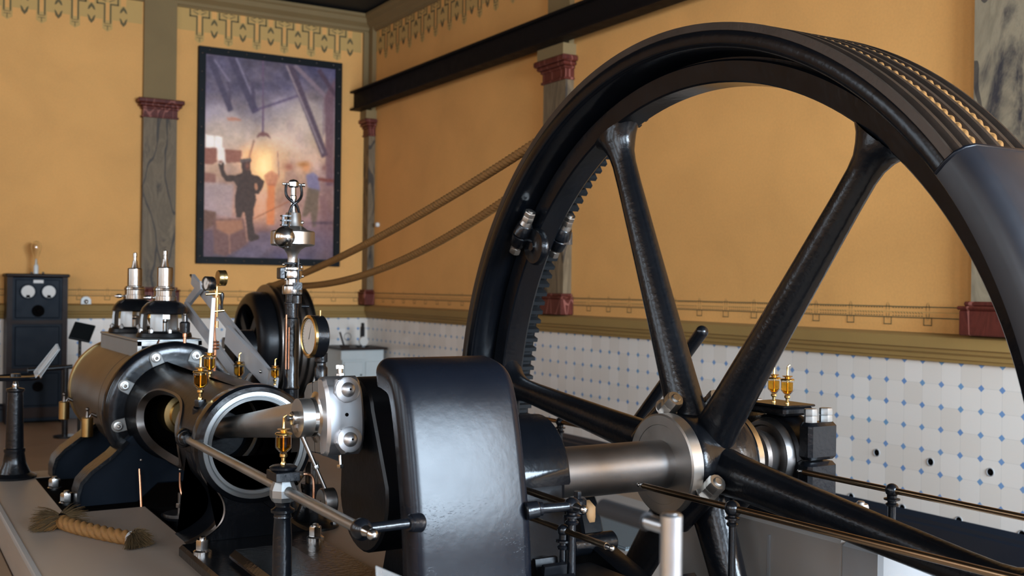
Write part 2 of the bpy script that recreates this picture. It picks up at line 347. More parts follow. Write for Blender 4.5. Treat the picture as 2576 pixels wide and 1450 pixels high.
# pilasters
def pilaster(n,axis,c,w=.43,pj=.11,zt=CEIL,block=True,mar='marble'):
    e=bpy.data.objects.new('trim_%d'%n,None); COL.objects.link(e); struct(e)
    if axis=='R': B=lambda h,p,z0,z1,bev=0:((XR-p,c-h,z0),(XR,c+h,z1),bev)
    else: B=lambda h,p,z0,z1,bev=0:((c-h,YB-p,z0),(c+h,YB,z1),bev)
    e.location=((XR-pj,c,-.262) if axis=='R' else (c,YB-pj,-.262)); h=w/2
    make(M().box(*B(h-.005,pj-.01,-.06,2.14)),'marble_shaft',mar,e)
    mm=M().box(*B(h+.045,pj+.045,-.262,-.10,.008)); mm.box(*B(h+.06,pj+.06,-.10,-.075,.012)).box(*B(h+.025,pj+.025,-.075,-.045,.008)); make(mm,'base','redmarble',e)
    mm=M().box(*B(h+.015,pj+.015,2.13,2.155,.005)).box(*B(h,pj,2.155,2.24)).box(*B(h+.02,pj+.02,2.24,2.27,.008)).box(*B(h+.05,pj+.05,2.27,2.31,.012)).box(*B(h+.075,pj+.075,2.31,2.37,.012)); make(mm,'capital','redmarble',e)
    mm=M().box(*B(h-.01,pj*.55,2.37,zt-.05))
    if block: mm.box(*B(h+.03,pj+.05,2.37,2.49))
    make(mm,'pier','pier',e)
pilaster(5,'B',3.17,block=False); pilaster(6,'R',9.35); pilaster(7,'R',4.21,mar='marblebig'); pilaster(8,'R',14.27,w=.2)
pilaster(9,'R',-.93); pilaster(10,'B',-1.97,block=False)
struct(make(M().box((5.99,YB-.05,2.4),(XR,YB,3.62)),'trim_11','pier'))
bm_=M().box((5.86,YF,2.50),(5.90,YB-.02,2.74)).box((5.80,YF,2.49),(5.98,YB-.02,2.515)).box((5.80,YF,2.735),(5.98,YB-.02,2.76)).box((5.9,YF,2.5),(5.93,YB-.02,2.74))
tag(make(bm_,'crane_rail_beam','beam'),'long dark iron beam running under the cornice along the right wall','beam')
# stencilled borders (paint layer 1 mm proud)
def dec(quads,fn): 
    mm=M()
    for q in quads: mm.add([fn(a,b) for a,b in q],[tuple(range(len(q)))])
    return mm
def rect(a0,b0,a1,b1): return [(a0,b0),(a1,b0),(a1,b1),(a0,b1)]
wl2=[]; gaps=[]
def frieze(c0,c1,start,per):
    lt=[];dk=[]; c=start; wl2.clear()
    while c<c1:
        if c>c0+.14 and c<c1-.13:
            def Q(a0,b0,a1,b1,L): L.append(rect(c+a0,b0,c+a1,b1))
            P=per
            lt.append([(c-.06,3.285),(c-.06,3.17),(c,3.13),(c+.06,3.17),(c+.06,3.285)])
            wl2.append(rect(c-.022,3.275,c+.022,3.50)); wl2.append(rect(c+P/2-.033,3.475,c+P/2+.033,3.576))
            for sg in (-1,1):
                Q(sg*.027,3.24,sg*.046,3.49,dk); Q(sg*.045,3.470,sg*.135,3.49,dk); Q(sg*.116,3.475,sg*.135,3.57,dk)
                dk.append([(c+sg*.02,3.505),(c+sg*.07,3.53),(c+sg*.10,3.545),(c+sg*.07,3.54),(c+sg*.02,3.52)]); dk.append([(c+sg*.02,3.575),(c+sg*.08,3.56),(c+sg*.10,3.545),(c+sg*.08,3.553),(c+sg*.02,3.56)])
            Q(-.04,3.228,.04,3.236,dk); Q(-.04,3.20,.04,3.208,dk); Q(-.005,3.15,.005,3.20,dk)
            d=c+P/2
            if d<c1-.05:
                for sg in (-1,1):
                    dk.append([(d,3.475),(d+sg*.034,3.43),(d+sg*.046,3.385),(d+sg*.026,3.39),(d,3.425)]); dk.append([(d,3.215),(d+sg*.034,3.255),(d+sg*.048,3.325),(d+sg*.028,3.31),(d,3.262)])
                    pass
        c+=per
    lt.append(rect(c0,3.285,c1,3.575)); gaps.append(list(wl2)); return lt,dk
def border(c0,c1,start,per):
    dk=[rect(c0,-.093,c1,-.086),rect(c0,-.167,c1,-.160)]; lt=[rect(c0,-.128,c1,-.124)]; c=start
    while c<c1:
        if c>c0+.05:
            for sg in (-1,1): dk.append(rect(c+sg*.028,-.216,c+sg*.034,-.16)); dk.append([(c+sg*.003,-.055),(c+sg*.016,-.09),(c+sg*.013,-.125),(c+sg*.010,-.09)]); dk.append([(c+sg*.003,-.185),(c+sg*.014,-.15),(c+sg*.013,-.125),(c+sg*.009,-.15)])
            dk.append(rect(c-.034,-.216,c+.034,-.210))
            q=c+.04
            while q<c+per-.03: dk.append(rect(q,-.100,q+.012,-.095)); dk.append(rect(q,-.155,q+.012,-.150)); dk.append([(q,-.138),(q+.012,-.125),(q+.014,-.128),(q+.003,-.14)]); q+=.024
        c+=per
    return lt,dk
fR=lambda a,b:(XR-.002,a,b); fB=lambda a,b:(a,YB-.002,b); fR2=lambda a,b:(XR-.006,a,b); fB2=lambda a,b:(a,YB-.006,b)
UP=lambda q:[(a,b+.047) for a,b in q]
for (lt,dk),f1,f2,par,nm in ((frieze(XL,2.95,3.68-.385*19,.385),fB,fB2,wb,'painted_frieze'),(frieze(3.39,5.97,3.68,.385),fB,fB2,wb,'painted_frieze'),
    (frieze(9.6,14.2,4.6,.385),fR,fR2,wr,'painted_frieze'),(border(XL,2.93,2.9-.333*21,.333),fB,fB2,wb,'painted_border'),(border(3.4,5.97,3.6,.333),fB,fB2,wb,'painted_border'),
    (border(4.5,9.1,4.82,.333),fR,fR2,wr,'painted_border'),(border(9.6,14.1,9.82,.333),fR,fR2,wr,'painted_border')):
    if 'frieze' in nm: lt=[UP(q) for q in lt]; dk=[UP(q) for q in dk]; gaps[0]=[UP(q) for q in gaps[0]]
    p=make(dec(lt,f1),nm,'decal',par,smooth=False)
    if 'frieze' in nm: g_=gaps.pop(0); make(dec([[(a,b) for a,b in q] for q in g_],(lambda a,b:(XR-.004,a,b)) if par is wr else (lambda a,b:(a,YB-.004,b))),'bare_wall_gap','wall',p,smooth=False)
    make(dec(dk,f2),'stencil_lines','decaldk',p,smooth=False)
# air vents: raised rims, hole shade painted as dark discs
for j,(z,y0) in enumerate(((-1.127,5.68),(-1.477,5.455))):
    for i in range(-3,10):
        y=y0-.45*i
        if y<.5: continue
        mm=M().lathe([(.023,0),(.027,.0),(.028,.004),(.026,.007),(.023,.006),(.022,.003)],(XR-.006,y,z),(-1,0,0),20,closed=True); o=make(mm,'air_vent','plinthw',dr)
        make(M().lathe([(.001,.0),(.0235,.0)],(XR-.0085,y,z),(-1,0,0),20),'vent_shade','pit',o)

# ============================================================ PLINTHS
DK=-1.10; EX,EZ=1.38,-.664
pl=thing('engine_plinth','broad taupe painted plinth on which the steam engine stands','plinth',(1.5,3.9,FLOOR))
make(M().prism([(.54,.4),(2.53,.4),(2.53,5.0),(1.66,5.0),(1.66,4.42),(1.17,4.42),(1.17,5.49),(.80,5.49),(.80,6.57),(1.66,6.57),(1.66,5.001),(2.53,5.001),(2.53,6.8),(.54,6.8)],XY,FLOOR,DK),'deck','deckp',pl,smooth=False)
make(M().box((.535,.4,-1.118),(.56,6.8,-1.094),.004),'edge_strip','plinth',pl)
make(M().box((.18,.4,FLOOR),(.54,6.8,-1.262),.01),'lower_step','floor',pl)
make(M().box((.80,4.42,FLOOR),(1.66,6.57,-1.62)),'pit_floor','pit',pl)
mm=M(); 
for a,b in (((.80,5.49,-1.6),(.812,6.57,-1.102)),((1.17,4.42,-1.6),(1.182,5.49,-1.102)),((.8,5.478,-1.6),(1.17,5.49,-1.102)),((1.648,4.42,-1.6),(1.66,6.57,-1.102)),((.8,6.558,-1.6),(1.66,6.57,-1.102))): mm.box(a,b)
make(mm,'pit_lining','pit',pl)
make(M().box((2.55,3.8,FLOOR),(5.3,9,FLOOR+.004)),'painted_strip','plinth',bpy.data.objects['floor'])
p2=thing('bearing_plinth','tall grey painted block under the far bearing behind the flywheel','plinth',(3.2,4.0,FLOOR))
make(M().box((3.03,2.74,FLOOR),(3.34,3.78,-.90),.012),'block','plinth',p2); make_each(M().box((3.022,3.1,FLOOR),(3.03,3.112,-.95)),'panel_joint','plinthw',p2)
tag(rebase(make(M().box((3.01,2.55,FLOOR),(3.335,2.735,-.895),.014),'rail_block','plinthw'),(3.2,2.64,FLOOR)),'white painted block carrying the far rail post at the near end of the grey plinth','block')
tag(rebase(make(M().box((5.35,-1,FLOOR),(5.95,4.35,FLOOR+.012)),'runner_carpet','carpet'),(5.6,2,FLOOR)),'reddish brown runner on the floor beside the tiled wall','carpet')
g=M().box((4.2,5.6,FLOOR),(4.9,6.8,FLOOR+.015))
for i in range(46): g.box((4.22+i*.0146,5.62,FLOOR+.015),(4.228+i*.0146,6.78,FLOOR+.022))
tag(rebase(make(g,'floor_mat','mat'),(4.5,6.2,FLOOR)),'blue-grey ribbed mat on the floor beyond the crankshaft','mat')

# ============================================================ FLYWHEEL
WY,WZ=3.246,-.664; HUB=(0,WY,WZ); AX=(1,0,0)
def P3(X,a,R): return V((X,WY+R*cos(a),WZ+R*sin(a)))
def wl(mm,prof,seg=200,closed=True):
    """profile (X,R) turned about the shaft"""
    P=len(prof); v=[]; f=[]
    for X,R in prof:
        for i in range(seg): v.append(P3(X,2*pi*i/seg,R))
    for j in range(P if closed else P-1):
        k=(j+1)%P
        for i in range(seg): f.append((j*seg+i,j*seg+(i+1)%seg,k*seg+(i+1)%seg,k*seg+i))
    return mm.add(v,f)
fly=thing('flywheel','huge black cast iron rope flywheel with six round spokes','flywheel',(2.79,WY,WZ))
wl(rim:=M(),[(2.6015,1.626),(2.600,1.622),(2.600,1.586),(2.603,1.579),(2.609,1.572),(2.620,1.567),(2.68,1.560),(2.735,1.556),(2.755,1.552),(2.756,1.545),(2.728,1.541),(2.718,1.533),(2.729,1.462),(2.736,1.456),(2.835,1.452),(2.845,1.458),(2.85,1.56),(2.86,1.585),(2.95,1.60),(2.99,1.61),(2.99,1.626)])
make(rim,'rim','rimb',fly,28)
gp=.066; tr=[(2.6015,1.6265),(2.600,1.628),(2.600,1.655)]
for k in range(6):
    x=2.6+gp*k; tr+=[(x+.009,1.6565),(x+.018,1.632),(x+.025,1.6275),(x+.041,1.6275),(x+.048,1.632),(x+.057,1.6565)]
tr+=[(2.6+6*gp,1.6565),(2.6+6*gp,1.62),(2.99,1.615),(2.62,1.615)]
wl(tm:=M(),tr); make(tm,'rope_groove_rim','tread',fly,28)
teeth=M(); nt_=192
wl(teeth,[(2.86,1.60),(2.86,1.580),(2.965,1.580),(2.965,1.61)],200)
for i in range(nt_):
    a=2*pi*i/nt_; h=pi/nt_*.52; v=[]
    for R,hh in ((1.583,h),(1.536,h*.72)):
        for X in (2.86,2.965):
            for s in (-1,1): v.append(P3(X,a+s*hh,R))
    teeth.add(v,[(0,1,3,2),(4,6,7,5),(0,4,5,1),(2,3,7,6),(0,2,6,4),(1,5,7,3)])
make(teeth,'barring_teeth','teeth',fly,30)
SPX=2.785
for k,deg in enumerate((67,127,187,247,307,7)):
    a=rad(deg); pts=[];rs=[]
    for R,r in ((.08,.084),(.17,.084),(.24,.078),(.34,.073),(.6,.065),(.9,.058),(1.2,.052),(1.31,.052),(1.36,.057),(1.40,.070),(1.43,.090),(1.45,.118),(1.46,.135)): pts.append(P3(SPX,a,R)); rs.append(r)
    sp=M(); n=len(pts); d=(pts[-1]-pts[0]).normalized(); y=V((1,0,0)); x=y.cross(d); seg=28; v=[]
    for p,r in zip(pts,rs):
        for i in range(seg):
            t=2*pi*i/seg; fx=1; ry=min(r,.075)*1.0
            q=p+x*cos(t)*r*1.08+y*sin(t)*ry*.95
            R=(q-V(HUB)); 
            v.append(q)
    sp.add(v,[(i*seg+k2,i*seg+(k2+1)%seg,(i+1)*seg+(k2+1)%seg,(i+1)*seg+k2) for i in range(n-1) for k2 in range(seg)]); make(sp,'spoke','black',fly,60)
hb=M(); wl(hb,[(2.64,.09),(2.64,.180),(2.65,.187),(2.68,.190),(2.72,.184),(2.785,.178),(2.85,.184),(2.90,.190),(2.92,.187),(2.935,.178),(2.935,.09)],64); make(hb,'hub','black',fly,40)
h2=M(); wl(h2,[(2.595,.09),(2.595,.150),(2.593,.152),(2.593,.186),(2.598,.193),(2.645,.193),(2.645,.09)],64); make(h2,'hub_ring','steelmatte',fly,25)
h3=M(); wl(h3,[(2.93,.09),(2.93,.186),(2.955,.186),(2.958,.183),(2.958,.10)],64); make(h3,'hub_ring','steel',fly,25)
u=V((0,-.755,.656)); nn=V((0,.656,.755)); H=V(HUB)
for X in (2.665,2.875):
    for s in (1,-1):
        c=H+V((X,0,0))+nn*(.187*s); bo=M().cyl(c-u*.12,c+u*.085,.047,.043,20,.004); o=make(bo,'bolt_boss','black',fly,40)
        nm=M().lathe([(.046,.0),(.048,.004),(.047,.008),(.02,.008)],c+u*.085,u,20).nut(c+u*.093,u,.036,.034).nut(c+u*.129,u,.036,.036,.006); make(nm,'hub_nut','steelmatte',fly,25)
# rim joint
for ja in (rad(38),rad(218)):
    T=V((0,-sin(ja),cos(ja))); Rr=V((0,cos(ja),sin(ja)))
    for X,RR in ((2.675,1.497),(2.89,1.48)):
        c=H+Rr*RR+V((X,0,0)); mm=M()
        for s in (-1,1): mm.cyl(c+T*s*.002,c+T*s*.062,.044,.038,20,.004)
        mm.box(c+V((.0,-.03,-.03)),c+V((.05,.03,.03))) ; make(mm,'joint_lug','black',fly,40)
        mm=M().lathe([(.031,0),(.026,.02),(.024,.022)],c+T*.062,T,20).nut(c+T*.082,T,.029,.028).nut(c+T*.112,T,.028,.022,.006).lathe([(.026,0),(.024,.014)],c-T*.062,-T,20).nut(c-T*.076,-T,.028,.03,.005); make_each(mm,'joint_bolt','steelmatte',fly,25)
    c=H+Rr*1.402+V((2.695,0,0)); mm=M().lathe([(.088,.03),(.088,.012),(.080,.0),(.03,.0),(.022,-.004),(.020,-.014),(.001,-.016)],c,AX,40); make(mm,'joint_cap','black',fly,40)

# ropes: three-strand hemp
def rope(pts,r,pitch=.10,step=.006,seg=15,mat='hemp'):
    pts=[V(p) for p in pts]; L=[0]
    for i in range(1,len(pts)): L.append(L[-1]+(pts[i]-pts[i-1]).length)
    n=int(L[-1]/step); v=[]; x=None; j=0; mm=M()
    for i in range(n+1):
        s=L[-1]*i/n
        while j<len(pts)-2 and L[j+1]<s: j+=1
        t=(s-L[j])/(L[j+1]-L[j]); p=pts[j].lerp(pts[j+1],t); d=(pts[j+1]-pts[j]).normalized()
        if x is None: x=frame(d)[0]
        x=(x-d*x.dot(d)).normalized(); y=d.cross(x); ph=2*pi*s/pitch
        for k in range(seg):
            a=2*pi*k/seg; rr=r*(.62+.46*abs(cos(1.5*(a-ph)))**.6)
            v.append(p+(x*cos(a)+y*sin(a))*rr)
    mm.add(v,[(i*seg+k,i*seg+(k+1)%seg,(i+1)*seg+(k+1)%seg,(i+1)*seg+k) for i in range(n) for k in range(seg)]+[tuple(range(seg-1,-1,-1)),tuple(n*seg+k for k in range(seg))])
    return mm
PY,PZ,PR=8.45,-.46,.43
def span(p0,p1,sag,n=40): return [p0.lerp(p1,i/n)-V((0,0,1))*sag*4*(i/n)*(1-i/n) for i in range(n+1)]
def rope_path(X,t0,sag,dz=0):
    pts=[P3(X,rad(a),1.631) for a in range(208,int(t0)-1,-2)]
    e=V((X,PY-.05,PZ+PR+.028+dz)); s=span(pts[-1],e,sag); pts+=s[1:]
    pts+=[V((X,PY+(PR+.028)*sin(rad(a)),PZ+(PR+.028+dz)*cos(rad(a)))) for a in range(6,120,6)]
    return pts
for X,t0,sag,lab in ((2.765,79,.09,'upper and tighter of the two twisted hemp drive ropes between flywheel and generator pulley'),(2.897,72,.24,'lower and slacker of the two twisted hemp drive ropes between flywheel and generator pulley')):
    o=make(rope(rope_path(X,t0,sag),.0235),'drive_rope','hemp',ang=180); rebase(o,(X,5.5,.3)); tag(o,lab,'rope','hemp drive ropes')

# hood over the lower near part of the rope tread
hood=thing('rope_guard','dark sheet iron guard wrapped over the near side of the flywheel tread','guard',(2.8,1.6,FLOOR))
mm=M(); prof=[(2.572,1.595),(2.566,1.64),(2.570,1.675),(2.590,1.70),(2.62,1.712),(3.02,1.712),(3.035,1.70),(3.04,1.6)]; v=[]; A0,A1,ns=141,205,48
for i in range(ns+1):
    a=rad(A0+(A1-A0)*i/ns)
    for X,R in prof: v.append(P3(X,a,R+.002))
    for X,R in prof[::-1]: v.append(P3(X,a,R-.002))
q=2*len(prof); mm.add(v,[(i*q+k,i*q+(k+1)%q,(i+1)*q+(k+1)%q,(i+1)*q+k) for i in range(ns) for k in range(q)]+[tuple(range(q)),tuple(ns*q+k for k in range(q))]); make(mm,'sheet','hood',hood,50)
make(M().tube([P3(X,rad(A0),R) for X,R in prof],.006,10),'rolled_edge','guard',hood,60)
make_each(M().box((2.60,1.45,FLOOR),(2.66,1.53,-1.2)).box((2.9,1.45,FLOOR),(2.96,1.53,-1.2)),'support_leg','black',hood)

# ============================================================ CRANKSHAFT, BEARINGS
cs=thing('crankshaft','thick oiled steel crankshaft running through the flywheel hub','crankshaft',(2.2,WY,WZ))
wl(mm:=M(),[(1.50,.0001),(1.50,.0935),(2.60,.0935),(2.96,.0935),(2.99,.0935),(3.035,.102),(3.04,.118),(3.06,.120),(3.07,.108),(3.09,.106),(3.14,.092),(3.29,.092),(3.292,.0001)],48,False); make(mm,'shaft','shaft',cs,30)
# crank web
ph=math.atan2(.242,.054); pin=V((0,3.300,-.422)); sh=V((0,WY,WZ)); dv=(pin-sh); dl=dv.length; dv.normalize(); pv=V((0,-dv.z,dv.y))
poly=[]
for i in range(17): a=pi*i/16; poly.append((sh+(-dv*sin(a)+pv*cos(a)*-1)*.195))
for i in range(17): a=pi*i/16; poly.append((pin+(dv*sin(a)*.125+pv*cos(a)*.130)))
make(M().prism([(p.y,p.z) for p in poly],YZ,1.372,1.50,.008),'crank_web','blackrough',cs,30)
make(M().cyl((1.17,pin.y,pin.z),(1.38,pin.y,pin.z),.062,seg=32),'crank_pin','steelmatte',cs)
def bearing(name,label,x0,x1,r,zb,hw,cupbox):
    t=thing(name,label,'bearing',((x0+x1)/2,WY,zb)); mm=M(); n=24
    pl=[(WY-hw,zb),(WY-hw,-.665)]; body=[(WY-hw*.98,zb+.03),(WY-hw*.98,WZ)]+[(WY+r*cos(pi-pi*i/n),WZ+r*sin(pi*i/n)) for i in range(n+1)]+[(WY+hw*.98,WZ),(WY+hw*.98,zb+.03)]
    make(mm.prism(body,YZ,x0,x1,.012),'bearing_body','blackrough',t,35)
    mm=M().box((x0-.10,WY-hw-.27,zb),(x1+.03,WY+hw+.16,zb+.035),.008); make(mm,'base_plate','black',t)
    return t
# far bearing
fb=bearing('far_bearing','massive black pedestal bearing behind the flywheel with two amber oil cups on top',3.155,3.30,.165,-.90,.175,True)
mm=M(); 
for s in (-1,1):
    y=WY+s*.195; mm.box((3.15,y-.036,-.89),(3.305,y+.036,-.668),.014).box((3.15,y-.036,-.660),(3.305,y+.036,-.512),.014)
make_each(mm,'cheek_block','black',fb,40)
mm=M()
for s in (-1,1):
    for X in (3.185,3.270): mm.nut((X,WY+s*.195,-.512),(0,0,1),.026,.026).nut((X,WY+s*.195,-.485),(0,0,1),.026,.026,.0)
make_each(mm,'cap_nut','grey',fb,25)
make(M().box((3.135,WY-.105,-.498),(3.30,WY+.11,-.462),.01).box((3.13,WY-.11,-.464),(3.305,WY+.115,-.455),.004),'cap_box','black',fb,40)
wl(mm:=M(),[(3.13,.095),(3.13,.118),(3.120,.124),(3.12,.140),(3.135,.146),(3.15,.150),(3.16,.150),(3.16,.095)],48); make(mm,'bearing_bush','shaft',fb,30)
mm=M()
for X,Y in ((3.285,3.04),(3.26,2.86)): mm.nut((X,Y,-.866),(0,0,1),.030,.060,.010)
make_each(mm,'base_bolt','steelmatte',fb,25)
# near bearing behind the splash guard
nb=thing('main_bearing','black main bearing half hidden behind the crank splash guard','bearing',(1.85,WY,DK))
body=[(WY-.30,DK),(WY-.20,-.80),(WY-.19,WZ)]+[(WY+.195*cos(pi-pi*i/24),WZ+.215*sin(pi*i/24)) for i in range(25)]+[(WY+.19,WZ),(WY+.2,-.80),(WY+.30,DK)]
make(M().prism(body,YZ,1.56,2.04,.02),'bearing_body','blackrough',nb,40); make(M().prism([(WY+.1985*cos(pi-pi*i/24),WZ+.2185*sin(pi*i/24)) for i in range(25)],YZ,1.7,2.055,.01),'bearing_cap','rimb',nb,40)
make(M().cyl((2.02,2.96,-.745),(2.02,2.96,-.69),.03,.03,20,.006).nut((2.02,2.96,-.69),(0,0,1),.014,.02).box((1.72,2.93,-.70),(2.02,2.99,-.695)),'oil_ledge','black',nb)
# base frame under the bearings
bf=thing('engine_bed','long black engine bed bolted down onto the taupe plinth','bed',(1.35,3.4,DK))
make(M().box((1.07,2.3,DK),(1.62,4.40,-1.045),.012).box((1.17,3.0,-1.05),(1.42,4.05,-1.0),.02),'bed_plate','black',bf,40)
mm=M()
for x,y in ((1.115,4.20),(1.58,4.22),(1.115,3.2),(1.59,3.2)): mm.lathe([(.036,0),(.036,.012),(.028,.018)],(x,y,-1.045),(0,0,1),20).nut((x,y,-1.028),(0,0,1),.026,.04,.01)
make_each(mm,'bed_nut','steel',bf,25)

# ============================================================ CRANK SPLASH GUARD
sg=thing('splash_guard','tall curved black sheet splash guard with worn paint in front of the crank','guard',(1.5,2.72,DK))
Yp=[(3.035,-.218),(3.00,-.216),(2.955,-.222),(2.90,-.238),(2.862,-.268),(2.835,-.315),(2.812,-.38),(2.785,-.48),(2.762,-.58),(2.743,-.68),(2.730,-.78),(2.722,-.88),(2.722,-.98),(2.735,-1.08)]
X0,X1=1.312,1.715
def gsec(i,n):
    t=i/(n-1)*(len(Yp)-1); a=int(min(t,len(Yp)-2)); q=t-a
    g=lambda k:V((0,*Yp[max(0,min(len(Yp)-1,k))])); p0,p1,p2,p3=g(a-1),g(a),g(a+1),g(a+2)
    p=.5*((2*p1)+(p2-p0)*q+(2*p0-5*p1+4*p2-p3)*q*q+(3*p1-p0-3*p2+p3)*q**3); d=(p2-p0).lerp(p3-p1,q).normalized(); return p,V((0,d.z,-d.y))
n=60; mm=M(); v=[]; cr=16; half=(X1-X0)/2; xc=(X0+X1)/2
for i in range(n):
    p,nr=gsec(i,n); nr=nr if nr.dot(p-V((0,3.3,-.95)))>0 else -nr; s=i/(n-1)*1.0*1.05   # distance from the top edge
    hw=half-(.075-math.sqrt(max(0,.075**2-(.075-s)**2)) if s<.075 else 0)
    row=[]
    R=.042
    for k in range(11): a=pi/2*k/10*1.15; row.append((-(hw-R)-R*sin(a), R*(1-cos(a))))
    L=row[::-1]; row=L+[(-x,d) for x,d in row]
    ex=[(L[0][0]+.004,L[0][1]+.03)]; row=ex+row+[(-ex[0][0],ex[0][1])]
    for x,d in row: v.append(V((xc+x,p.y,p.z))-nr*d)
    for x,d in row[::-1]: v.append(V((xc+x*.992,p.y,p.z))-nr*(d+.005))
q=48; mm.add(v,[(i*q+k,i*q+(k+1)%q,(i+1)*q+(k+1)%q,(i+1)*q+k) for i in range(n-1) for k in range(q)]+[tuple(range(q)),tuple((n-1)*q+k for k in range(q))]); make(mm,'curved_sheet','guard',sg,60)
mm=M()
for s,xx in ((-1,X0),(1,X1)):
    mm.cyl((xx-s*.03,2.745,-.665),(xx+s*.012,2.735,-.66),.027,.025,20,.004).cyl((xx+s*.012,2.735,-.66),(xx+s*.022,2.732,-.66),.021,seg=20).cyl((xx+s*.02,2.732,-.66),((1.172 if s<0 else 1.835),2.725,-.66),.0145,seg=20)
make_each(mm,'side_stub','black',sg,40)

# ============================================================ CONNECTING ROD
cr_=thing('connecting_rod','polished connecting rod with a bright bolted big end on the crank pin','connecting rod',(1.29,pin.y,pin.z))
th=math.atan2(.228,1.55); ud=V((0,cos(th),-sin(th))); vd=V((0,sin(th),cos(th))); c0=V((0,pin.y,pin.z))
def RB(X,a,b): return V((X,0,0))+c0+ud*a+vd*b
F=lambda a,b,d:RB(d,a,b)
make(M().prism([(-.035,-.118),(.075,-.112),(.105,-.085),(.105,.085),(.075,.112),(-.035,.118)],F,1.232,1.348,.006),'bearing_strap','grey',cr_,30)
make(M().prism([(.018,-.114),(.022,-.114),(.022,.114),(.018,.114)],F,1.2315,1.3485),'strap_joint','black',cr_)
cap=[(-.035,-.125),(-.035,.125),(-.075,.125),(-.092,.112)]+[(-.092-.028*cos(rad(q)),.100*sin(rad(q))) for q in range(80,-81,-10)]+[(-.092,-.112),(-.075,-.125)]
make(M().prism(cap,F,1.228,1.352,.01),'end_cap','bright',cr_,35)
for s in (-1,1):
    c=RB(1.295,-.108,s*.078); mm=M().nut(c+ud*.03,-ud,.046,.042,ph=.2).lathe([(.040,0),(.040,.008),(.034,.010)],c-ud*.010,-ud,28).lathe([(.024*cos(i*pi/12),.006+.022*sin(i*pi/12)) for i in range(6)]+[(1e-6,.028)],c-ud*.012,-ud,24); o=make(mm,'cap_nut','bright',cr_,28)
    make(M().cyl(c-ud*.0385,c-ud*.0405,.0035,seg=10),'oil_hole','pit',o)
make(M().cyl(RB(1.29,-.1195,0),RB(1.29,-.1215,0),.006,seg=12),'oil_hole','pit',cr_)
make_each(M().cyl(RB(1.31,-.03,.125),RB(1.31,-.03,.150),.008,seg=12).nut(RB(1.31,-.03,.150),vd,.014,.014).nut(RB(1.31,-.03,.128),vd,.014,.008).cyl(RB(1.29,-.05,-.125),RB(1.29,-.05,-.16),.006,seg=12).nut(RB(1.29,-.05,-.155),-vd,.012,.012),'set_screw','steel',cr_,25)
wl_=lambda prof,seg=40:M().lathe([(r,x) for x,r in prof],(0,pin.y,pin.z),(1,0,0),seg)
make(wl_([(1.150,.0001),(1.150,.020),(1.153,.0225),(1.183,.0225),(1.185,.040),(1.188,.044),(1.204,.044),(1.206,.058),(1.210,.062),(1.222,.064),(1.226,.070),(1.232,.082),(1.240,.083),(1.240,.0001)]),'pin_cap','steel',cr_,25)
make(M().cyl((1.135,pin.y,pin.z),(1.152,pin.y,pin.z),.007,seg=12).nut((1.142,pin.y,pin.z),(-1,0,0),.010,.008),'cap_screw','dsteel',cr_)
# shank, octagonal flats blending to round
seg=24; v=[]; st=[(.10,.062,.088,1),(.15,.052,.070,1),(.26,.050,.066,.95),(.45,.050,.062,.85),(.7,.050,.056,.6),(1.0,.049,.050,.2),(1.45,.046,.046,0),(1.55,.04,.04,0)]
for a,wx,hz,sq in st:
    for k in range(seg):
        t=2*pi*(k+.5)/seg; cx,sy=cos(t),sin(t); mxx=max(abs(cx),abs(sy),.76*(abs(cx)+abs(sy))); f=(1-sq)+sq/mxx
        v.append(RB(1.292+.05*min(1,a/1.5),a,0)+V((1,0,0))*cx*f*wx+vd*sy*f*hz)
mm=M().add(v,[(i*seg+k,i*seg+(k+1)%seg,(i+1)*seg+(k+1)%seg,(i+1)*seg+k) for i in range(len(st)-1) for k in range(seg)]+[tuple(range(seg)),tuple((len(st)-1)*seg+k for k in range(seg))]); make(mm,'shank','steelmatte',cr_,30)
ch=V((1.345,4.86,EZ)); make(M().lathe([(.10,-.09),(.12,-.07),(.12,.07),(.10,.09)],ch,(0,1,0),36).cyl(ch+V((-.13,0,0)),ch+V((.13,0,0)),.05,seg=24),'crosshead','blackrough',cr_,30)
# banjo oiler
bo_=thing('banjo_oiler','thin oil pipe from the crank pin cap down to a small dark ring','oiler',(1.17,WY,WZ-.02))
a=V((1.168,pin.y-.003,pin.z-.02)); b=V((1.25,WY,WZ+.012)); mid=a.lerp(b,.62)
make(M().tube([a,mid],.0075,12).tube([mid,b],.0062,12).cyl(a+V((0,0,.012)),a-V((0,0,.01)),.012,seg=16).nut(mid,(b-a),.012,.012),'oil_pipe','dsteel',bo_)
c=V((1.25,WY,WZ-.022)); make(M().lathe([(.020,-.018),(.041,-.018),(.044,-.014),(.044,.022),(.042,.025),(.020,.025)],c,AX,36,closed=True),'ring','dsteel',bo_,30); make(M().lathe([(.005,-.019),(.040,-.019)],c,AX,36),'ring_face','grey',bo_)
make(M().tube([c+V((-.03,-.02,-.012)),c+V((-.02,.01,-.006)),c+V((-.02,.06,-.008))],.0035,8),'drip_tube','brass',bo_)

